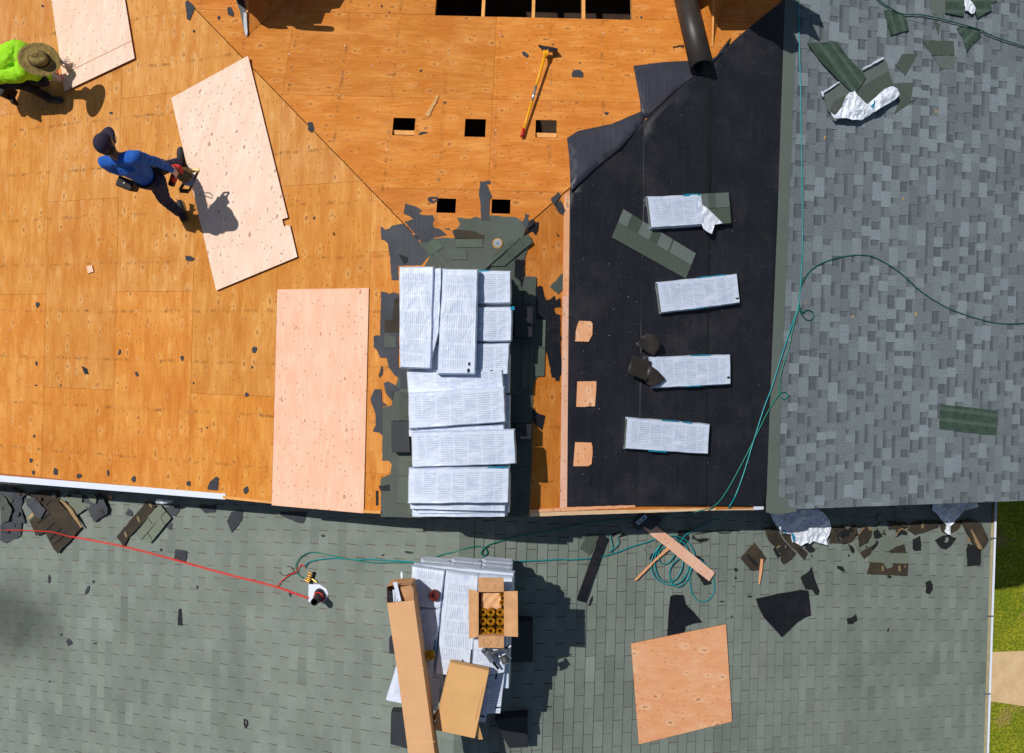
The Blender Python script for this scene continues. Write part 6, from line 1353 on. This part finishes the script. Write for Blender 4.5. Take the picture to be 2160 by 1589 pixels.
# standing worker in blue
pb = empty('person', W(378, 400, fL, 0), 'worker in blue shirt, navy cap and tool belt standing with a circular saw', 'person')
hip = W(311, 374, fL, .93); sL, sR = W(222, 343, fL, 1.37), W(288, 331, fL, 1.39); ne = W(238, 324, fL, 1.46); hdc = W(222, 305, fL, 1.60)
hL, hR = hip + Vector((-.09, .02, -.02)), hip + Vector((.09, -.03, -.02))
kA, aA = W(352, 352, fL, .50), W(377, 340, fL, .10); kB, aB = W(346, 420, fL, .48), W(381, 451, fL, .09)
chest = (sL + sR) / 2 + Vector((.02, -.02, -.12)); waist = hip.lerp(chest, .42)
eR, wR = W(333, 343, fL, 1.06), W(360, 357, fL, .80); eL, wL = W(232, 352, fL, 1.05), W(262, 352, fL, .95)
wR2 = W(368, 363, fL, .74)
prims = [('shirt_blue', [(hip + Vector((0, 0, .02)), .115), (waist, .112), (chest, .13)]), ('shirt_blue', [(waist + Vector((-.05, 0, 0)), .085), (sL + Vector((.03, 0, -.07)), .09)]), ('shirt_blue', [(waist + Vector((.05, 0, 0)), .085), (sR + Vector((-.03, 0, -.07)), .09)]),
  ('shirt_blue', [(sL, .072), (sR, .072)]), ('shirt_blue', [(sL, .066), (eL, .048), (wL, .036)]), ('shirt_blue', [(sR, .066), (eR, .048), (wR, .036)]),
  ('skin', [((sL + sR) / 2 + Vector((0, .01, .05)), .046), (ne, .052), (hdc + Vector((0, 0, -.08)), .055)]),
  ('skin', ('ell', hdc, (.076, .094, .115))), ('skin', ('ell', hdc + Vector((.03, .085, -.03)), (.013, .022, .02))), ('skin', ('ell', hdc + Vector((.03, .06, -.085)), (.04, .035, .03))), ('skin', ('ell', hdc + Vector((-.075, 0, -.02)), (.012, .02, .032))), ('skin', ('ell', hdc + Vector((.075, 0, -.02)), (.012, .02, .032))),
  ('jeans', [(hL, .098), (kA + Vector((-.0, .0, .0)), .068), (aA + Vector((0, -.02, .03)), .048)]), ('jeans', [(hR, .098), (kB, .068), (aB + Vector((0, 0, .03)), .05)]), ('jeans', [(hL, .1), (hR, .1)])]
prims += hand(wR, wR2, (0, 1, 0), (1, 0, .5), 'skin_p', 1.0) + hand(wL, wL + Vector((.05, .06, -.08)), (1, 0, 0), (0, 0, 1), 'skin_p', .7)
body(prims, pb)
def boot(ank, toe_dir, par, L=.27, sole_mat='sole'):
    d = Vector((toe_dir[0], toe_dir[1], 0)).normalized(); a = Vector(ank); a.z -= .0
    z0 = fL(a.x, a.y) + .016; c = Vector((a.x, a.y, 0)); s_ = d.cross(Vector((0, 0, 1)))
    V, F = [], []; st = [(-.09, .036, .085), (-.05, .042, .10), (.0, .043, .10), (.06, .047, .075), (.12, .05, .055), (.165, .042, .045), (.19, .022, .03)]
    for (t, w_, h_) in st:
        b = c + d * t; zz_ = fL(b.x, b.y) + .018
        for k in range(9):
            th = math.pi * k / 8; V.append(Vector((b.x, b.y, 0)) + s_ * (math.cos(th) * w_) + Vector((0, 0, zz_ + math.sin(th) * h_)))
    for i in range(len(st) - 1):
        for k in range(8): F.append([i * 9 + k, i * 9 + k + 1, (i + 1) * 9 + k + 1, (i + 1) * 9 + k])
    F.append([k for k in range(9)]); F.append([(len(st) - 1) * 9 + k for k in range(9)][::-1])
    for i in range(len(st) - 1): F.append([i * 9, (i + 1) * 9, (i + 1) * 9 + 8, i * 9 + 8])
    o = mesh('boot', V, F, M['boot'], par, smooth=True)
    out = [c + d * t + s_ * w_ * 1.06 for t, w_, h_ in st] + [c + d * t - s_ * w_ * 1.06 for t, w_, h_ in st[::-1]]; n = len(out)
    V = [Vector((p.x, p.y, fL(p.x, p.y) + .022)) for p in out] + [Vector((p.x, p.y, fL(p.x, p.y) + .002)) for p in out]
    mesh('sole', V, [list(range(n))[::-1], [n + i for i in range(n)]] + [[i, (i + 1) % n, (i + 1) % n + n, i + n] for i in range(n)], M[sole_mat], o)
    return o
boot(aA, (-.1, 1), pb); boot(aB, (-.35, 1), pb)
# cap
cp = hdc + Vector((-.005, 0, .03)); V, F = ell(cp, (.092, .105, .105), 24, 14); keep = [v.z > cp.z - .02 for v in V]
F = [f for f in F if all(keep[i] for i in f)]; cap_ = mesh('cap', V, F, M['cap'], pb, smooth=True); md = cap_.modifiers.new('s', 'SOLIDIFY'); md.thickness = .004
V = []; fd = Vector((.35, 1, 0)).normalized(); sd_ = fd.cross(Vector((0, 0, 1)))
for k in range(13):
    t = math.pi * k / 12; V.append(cp + sd_ * math.cos(t) * .085 + fd * (.06 + math.sin(t) * .035)); 
for k in range(13):
    t = math.pi * k / 12; V.append(cp + sd_ * math.cos(t) * .078 + fd * (.06 + math.sin(t) * .125) + Vector((0, 0, -.02 - .012 * math.cos(t) ** 2)))
br = mesh('brim', V, [[k, k + 1, k + 14, k + 13] for k in range(12)], M['cap'], cap_, smooth=True); md = br.modifiers.new('s', 'SOLIDIFY'); md.thickness = .005
mesh('button', *cyl(cp + Vector((0, 0, .103)), .009, .004, 10), M['cap'], cap_)
V, F = ell(hdc + Vector((0, -.02, -.02)), (.083, .085, .085), 20, 12); F = [f for f in F if all(V[i].y < hdc.y + .01 for i in f)]; mesh('hair', V, F, M['hair'], pb, smooth=True)
# tool belt and pouches
bel = [hip + Vector((.128 * math.cos(t), .125 * math.sin(t) + .0, .06)) for t in [2 * math.pi * k / 24 for k in range(24)]]
V, F = tube(bel, .02, 8, closed=True); tb_ = mesh('tool_belt', V, F, M['leather'], pb, smooth=True)
def pouch(c, sx, sy, sz, m_='leather', rot=0.0, name='pouch'):
    V, F = boxes([(-sx, sx, -sy, sy, -sz, sz)]); R_ = Matrix.Rotation(rot, 3, 'Z'); V = [R_ @ Vector((v[0] * (1.15 if v[2] > 0 else .85), v[1] * (1.25 if v[2] > 0 else .8), v[2])) + c for v in V]
    o = mesh(name, V, F, M[m_], tb_); b_ = o.modifiers.new('b', 'BEVEL'); b_.width = .02; b_.segments = 3
    return o
pc = W(272, 391, fL, .86); pouch(pc, .085, .05, .10, rot=-.35); pouch(W(322, 388, fL, .84), .075, .055, .11, rot=.3); pouch(W(338, 356, fL, .86), .07, .05, .1, rot=.2)
V, F = cyl(pc + Vector((0, 0, .06)), .010, .05, 12); mesh('tool', V, F, M['steel_dark'], tb_)
# circular saw in the right hand
sw_c = W(386, 368, fL, .62)
sw = empty('circular_saw', sw_c, 'worn circular saw held low in the right hand of the blue shirted worker', 'circular saw')
def S_(x, y, h): return W(x, y, fL, h, 'W4')
V, F = cyl(S_(1300, 730, .60) - Vector((.02, 0, 0)), .085, .035, 28, axis=(.45, -.1, .9)); mesh('blade_guard', V, F, M['bronze'], sw)
V, F = cyl(S_(1320, 790, .56), .07, .004, 28, axis=(.45, -.1, .9)); mesh('blade', V, F, M['steel'], sw)
V, F = tube([S_(1190, 640, .66), S_(1160, 700, .66), S_(1130, 800, .62)], .04, 14); mesh('motor', V, F, M['redplastic'], sw, smooth=True)
V, F = tube([S_(1130, 790, .62), S_(1110, 860, .60)], .038, 14); mesh('motor_cap', V, F, M['leather'], sw, smooth=True)
V, F = tube(smooth_line([S_(1120, 620, .72), S_(1180, 610, .76), S_(1230, 640, .74), S_(1240, 700, .68)], 5), .018, 12); mesh('handle', V, F, M['redplastic'], sw, smooth=True)
cs = [S_(1375, 655, .52), S_(1462, 662, .50), S_(1335, 940, .47), S_(1215, 930, .49)]
V, F = merge([bar(cs[0], cs[1], .02, .005), bar(cs[1], cs[2], .028, .005), bar(cs[2], cs[3], .05, .005), bar(cs[3], cs[0], .035, .005)])
mesh('base_plate', V, F, M['bronze'], sw)
V, F = tube([S_(1420, 680, .52), S_(1330, 700, .58)], .012, 8); mesh('depth_lever', V, F, M['bronze'], sw)
V, F = tube(smooth_line([S_(1060, 590, .7), S_(1000, 530, .72), S_(930, 550, .7), S_(990, 600, .68), S_(1060, 620, .7)], 5), .006, 8); mesh('power_cord', V, F, M['black'], sw, smooth=True)
# kneeling worker in lime green
pg = empty('person', W(60, 190, fL, 0), 'worker in lime green shirt and straw hat crouching at the left edge', 'person')
g_hip = W(-50, 150, fL, .62); g_ch = W(22, 128, fL, .66); g_sL, g_sR = W(45, 100, fL, .66), W(48, 156, fL, .62); g_hd = W(80, 125, fL, .66)
g_eL, g_wL = W(98, 116, fL, .40), W(124, 127, fL, .14); g_eR, g_wR = W(85, 163, fL, .38), W(107, 163, fL, .17)
k1, a1 = W(52, 178, fL, .42), W(102, 206, fL, .10); k0, a0 = W(92, 172, fL, .34), W(60, 170, fL, .08)
hl, hr = g_hip + Vector((.05, .09, -.04)), g_hip + Vector((.05, -.1, -.04))
prims = [('shirt_lime', [(g_hip, .135), (g_hip.lerp(g_ch, .5), .13), (g_ch, .145)]), ('shirt_lime', [(g_hip + Vector((0, .06, 0)), .10), (g_sL + Vector((-.06, 0, -.02)), .10)]), ('shirt_lime', [(g_hip + Vector((0, -.07, 0)), .10), (g_sR + Vector((-.06, 0, -.02)), .10)]),
  ('shirt_lime', [(g_sL, .078), (g_sR, .078)]), ('shirt_lime', [(g_sL, .066), (g_eL, .05), (g_wL, .036)]), ('shirt_lime', [(g_sR, .066), (g_eR, .05), (g_wR, .036)]),
  ('skin', [(g_ch + Vector((.06, 0, .02)), .06), (g_hd + Vector((-.05, 0, -.03)), .055)]), ('skin', ('ell', g_hd + Vector((0, 0, -.04)), (.095, .078, .1))), ('skin', ('ell', g_hd + Vector((.09, 0, -.08)), (.022, .014, .02))),
  ('skin', ('ell', g_hd + Vector((0, .078, -.05)), (.02, .012, .03))), ('skin', ('ell', g_hd + Vector((0, -.078, -.05)), (.02, .012, .03))),
  ('trouser_dark', [(hl, .1), (k0, .07), (a0, .05)]), ('trouser_dark', [(hr, .1), (k1, .072), (a1, .05)]), ('trouser_dark', [(hl, .11), (hr, .11)])]
prims += hand(g_wL, g_wL + (W(152, 133, fL, .10) - g_wL), (0, -1, 0), (0, 0, 1), 'skin_p', .35, 1.05) + hand(g_wR, g_wR + (W(128, 165, fL, .13) - g_wR), (0, 1, 0), (0, 0, 1), 'skin_p', .7, 1.05)
body(prims, pg)
boot(a1, (1, -.15), pg); boot(a0 + Vector((0, 0, 0)), (1, .1), pg)
# straw hat
hc = W(82.5, 125.5, fL, .76); hat_t = Matrix.Rotation(math.radians(18), 3, 'Y'); V, F = [], []; N = 48
prof2 = [(.0, .085), (.05, .088), (.085, .075), (.10, .03), (.105, .0), (.15, -.012), (.19, -.006), (.215, .008)]
for r, z in prof2:
    for k in range(N):
        t = 2 * math.pi * k / N; dent = -.03 * math.exp(-((r * math.sin(t)) ** 2) / .0009) * (1 if r < .07 else 0)
        V.append(hc + hat_t @ Vector((r * 1.06 * math.cos(t), r * .92 * math.sin(t), z + dent + (.016 * math.sin(2 * t) if r > .12 else 0))))
for j in range(len(prof2) - 1):
    for k in range(N): F.append([j * N + k, j * N + (k + 1) % N, (j + 1) * N + (k + 1) % N, (j + 1) * N + k])
ht = mesh('straw_hat', V, [f[::-1] for f in F], M['hat'], pg, smooth=True); md = ht.modifiers.new('s', 'SOLIDIFY'); md.thickness = .004
V, F = tube([hc + hat_t @ Vector((.106 * 1.06 * math.cos(t), .106 * .92 * math.sin(t), .012)) for t in [2 * math.pi * k / 32 for k in range(32)]], .009, 6, closed=True); mesh('hat_band', V, F, M['hatband'], ht, smooth=True)
gb = [W(-30, 175, fL, .50), W(5, 186, fL, .50)]
V, F = boxes([(-.12, .10, -.09, .07, -.12, .12)]); V = [Matrix.Rotation(-.4, 3, 'Z') @ Vector(v) + W(8, 190, fL, .42) for v in V]; o = mesh('pouch', V, F, M['leather'], pg); b_ = o.modifiers.new('b', 'BEVEL'); b_.width = .02; b_.segments = 3
V, F = boxes([(-.02, .02, -.12, .06, -.06, .06)]); V = [Matrix.Rotation(.5, 3, 'Z') @ Vector(v) + W(23, 203, fL, .36) for v in V]; o = mesh('pouch', V, F, M['leather'], pg); b_ = o.modifiers.new('b', 'BEVEL'); b_.width = .008
o = slab('speed_square', px('W3', [(765,650),(845,580),(850,665),(905,690),(895,735),(840,700)]), fL, .07, .008, M['orange'], None); tag(o, 'orange layout square in the hands of the crouching worker', 'layout square')
# pencil line on the marked sheet
a_, b_ = at(*px('T1', [(392, 462)])[0], fL, .036), at(*px('T1', [(818, 253)])[0], fL, .036)
V, F = bar(a_, b_, .006, .0015); sheet_ = [o for o in COL.objects if o.name == 'plywood_sheet'][0]; mesh('chalk_line', V, F, M['edge'], sheet_)

# pieces that belong to a larger shingle become its parts
def attach(sub, parent_label, name):
    p = [o for o in COL.objects if o.get('label') == parent_label][0]
    for o in [o for o in COL.objects if sub in (o.get('label') or '')]:
        o.parent = p; o.location = o.location - p.location; o.name = name
        for k in ('label', 'category', 'group'):
            if k in o: del o[k]
for s_, p_, n_ in (('black slot strip on the brown shingle section', 'large brown shingle section with slots under the red hose', 'slot'),
 ('tan glue spot on the long brown shingle', 'long brown shingle back with tan glue spots below the bottle', 'glue_spot'),
 ('dark slot across the pale green slotted shingle', 'pale green slotted shingle leaning beside the long brown one', 'slot'),
 ('tan glue spot on the brown shingle below the big wrapper', 'brown shingle back below the left corner of the big wrapper', 'glue_spot'),
 ('tan edge line on the folded brown shingle', 'folded brown shingle back with a tan edge in the right pile', 'edge'),
 ('tan glue spot on the folded brown shingle', 'folded brown shingle back with a tan edge in the right pile', 'glue_spot'),
 ('oval tan glue spot left of the small hanging wrapper', 'long brown shingle back left of the small hanging wrapper', 'glue_spot'),
 ('black underside of the curled shingle edge', 'curled tan shingle edge in the middle of the right pile', 'underside'),
 ('tan glue spot on the long brown strip', 'long brown shingle strip with glue spots at the bottom of the right pile', 'glue_spot'),
 ('tan lower edge of the shingle section at the gutter', 'long dark shingle section leaning against the gutter', 'edge'),
 ('black fold across the brown square shingle', 'brown square shingle back left of the big wrapper', 'fold'),
 ('black printed mark on the wrappers beside', 'bundle in the shade of the closed carton, right of it', 'printed_mark')): attach(s_, p_, n_)
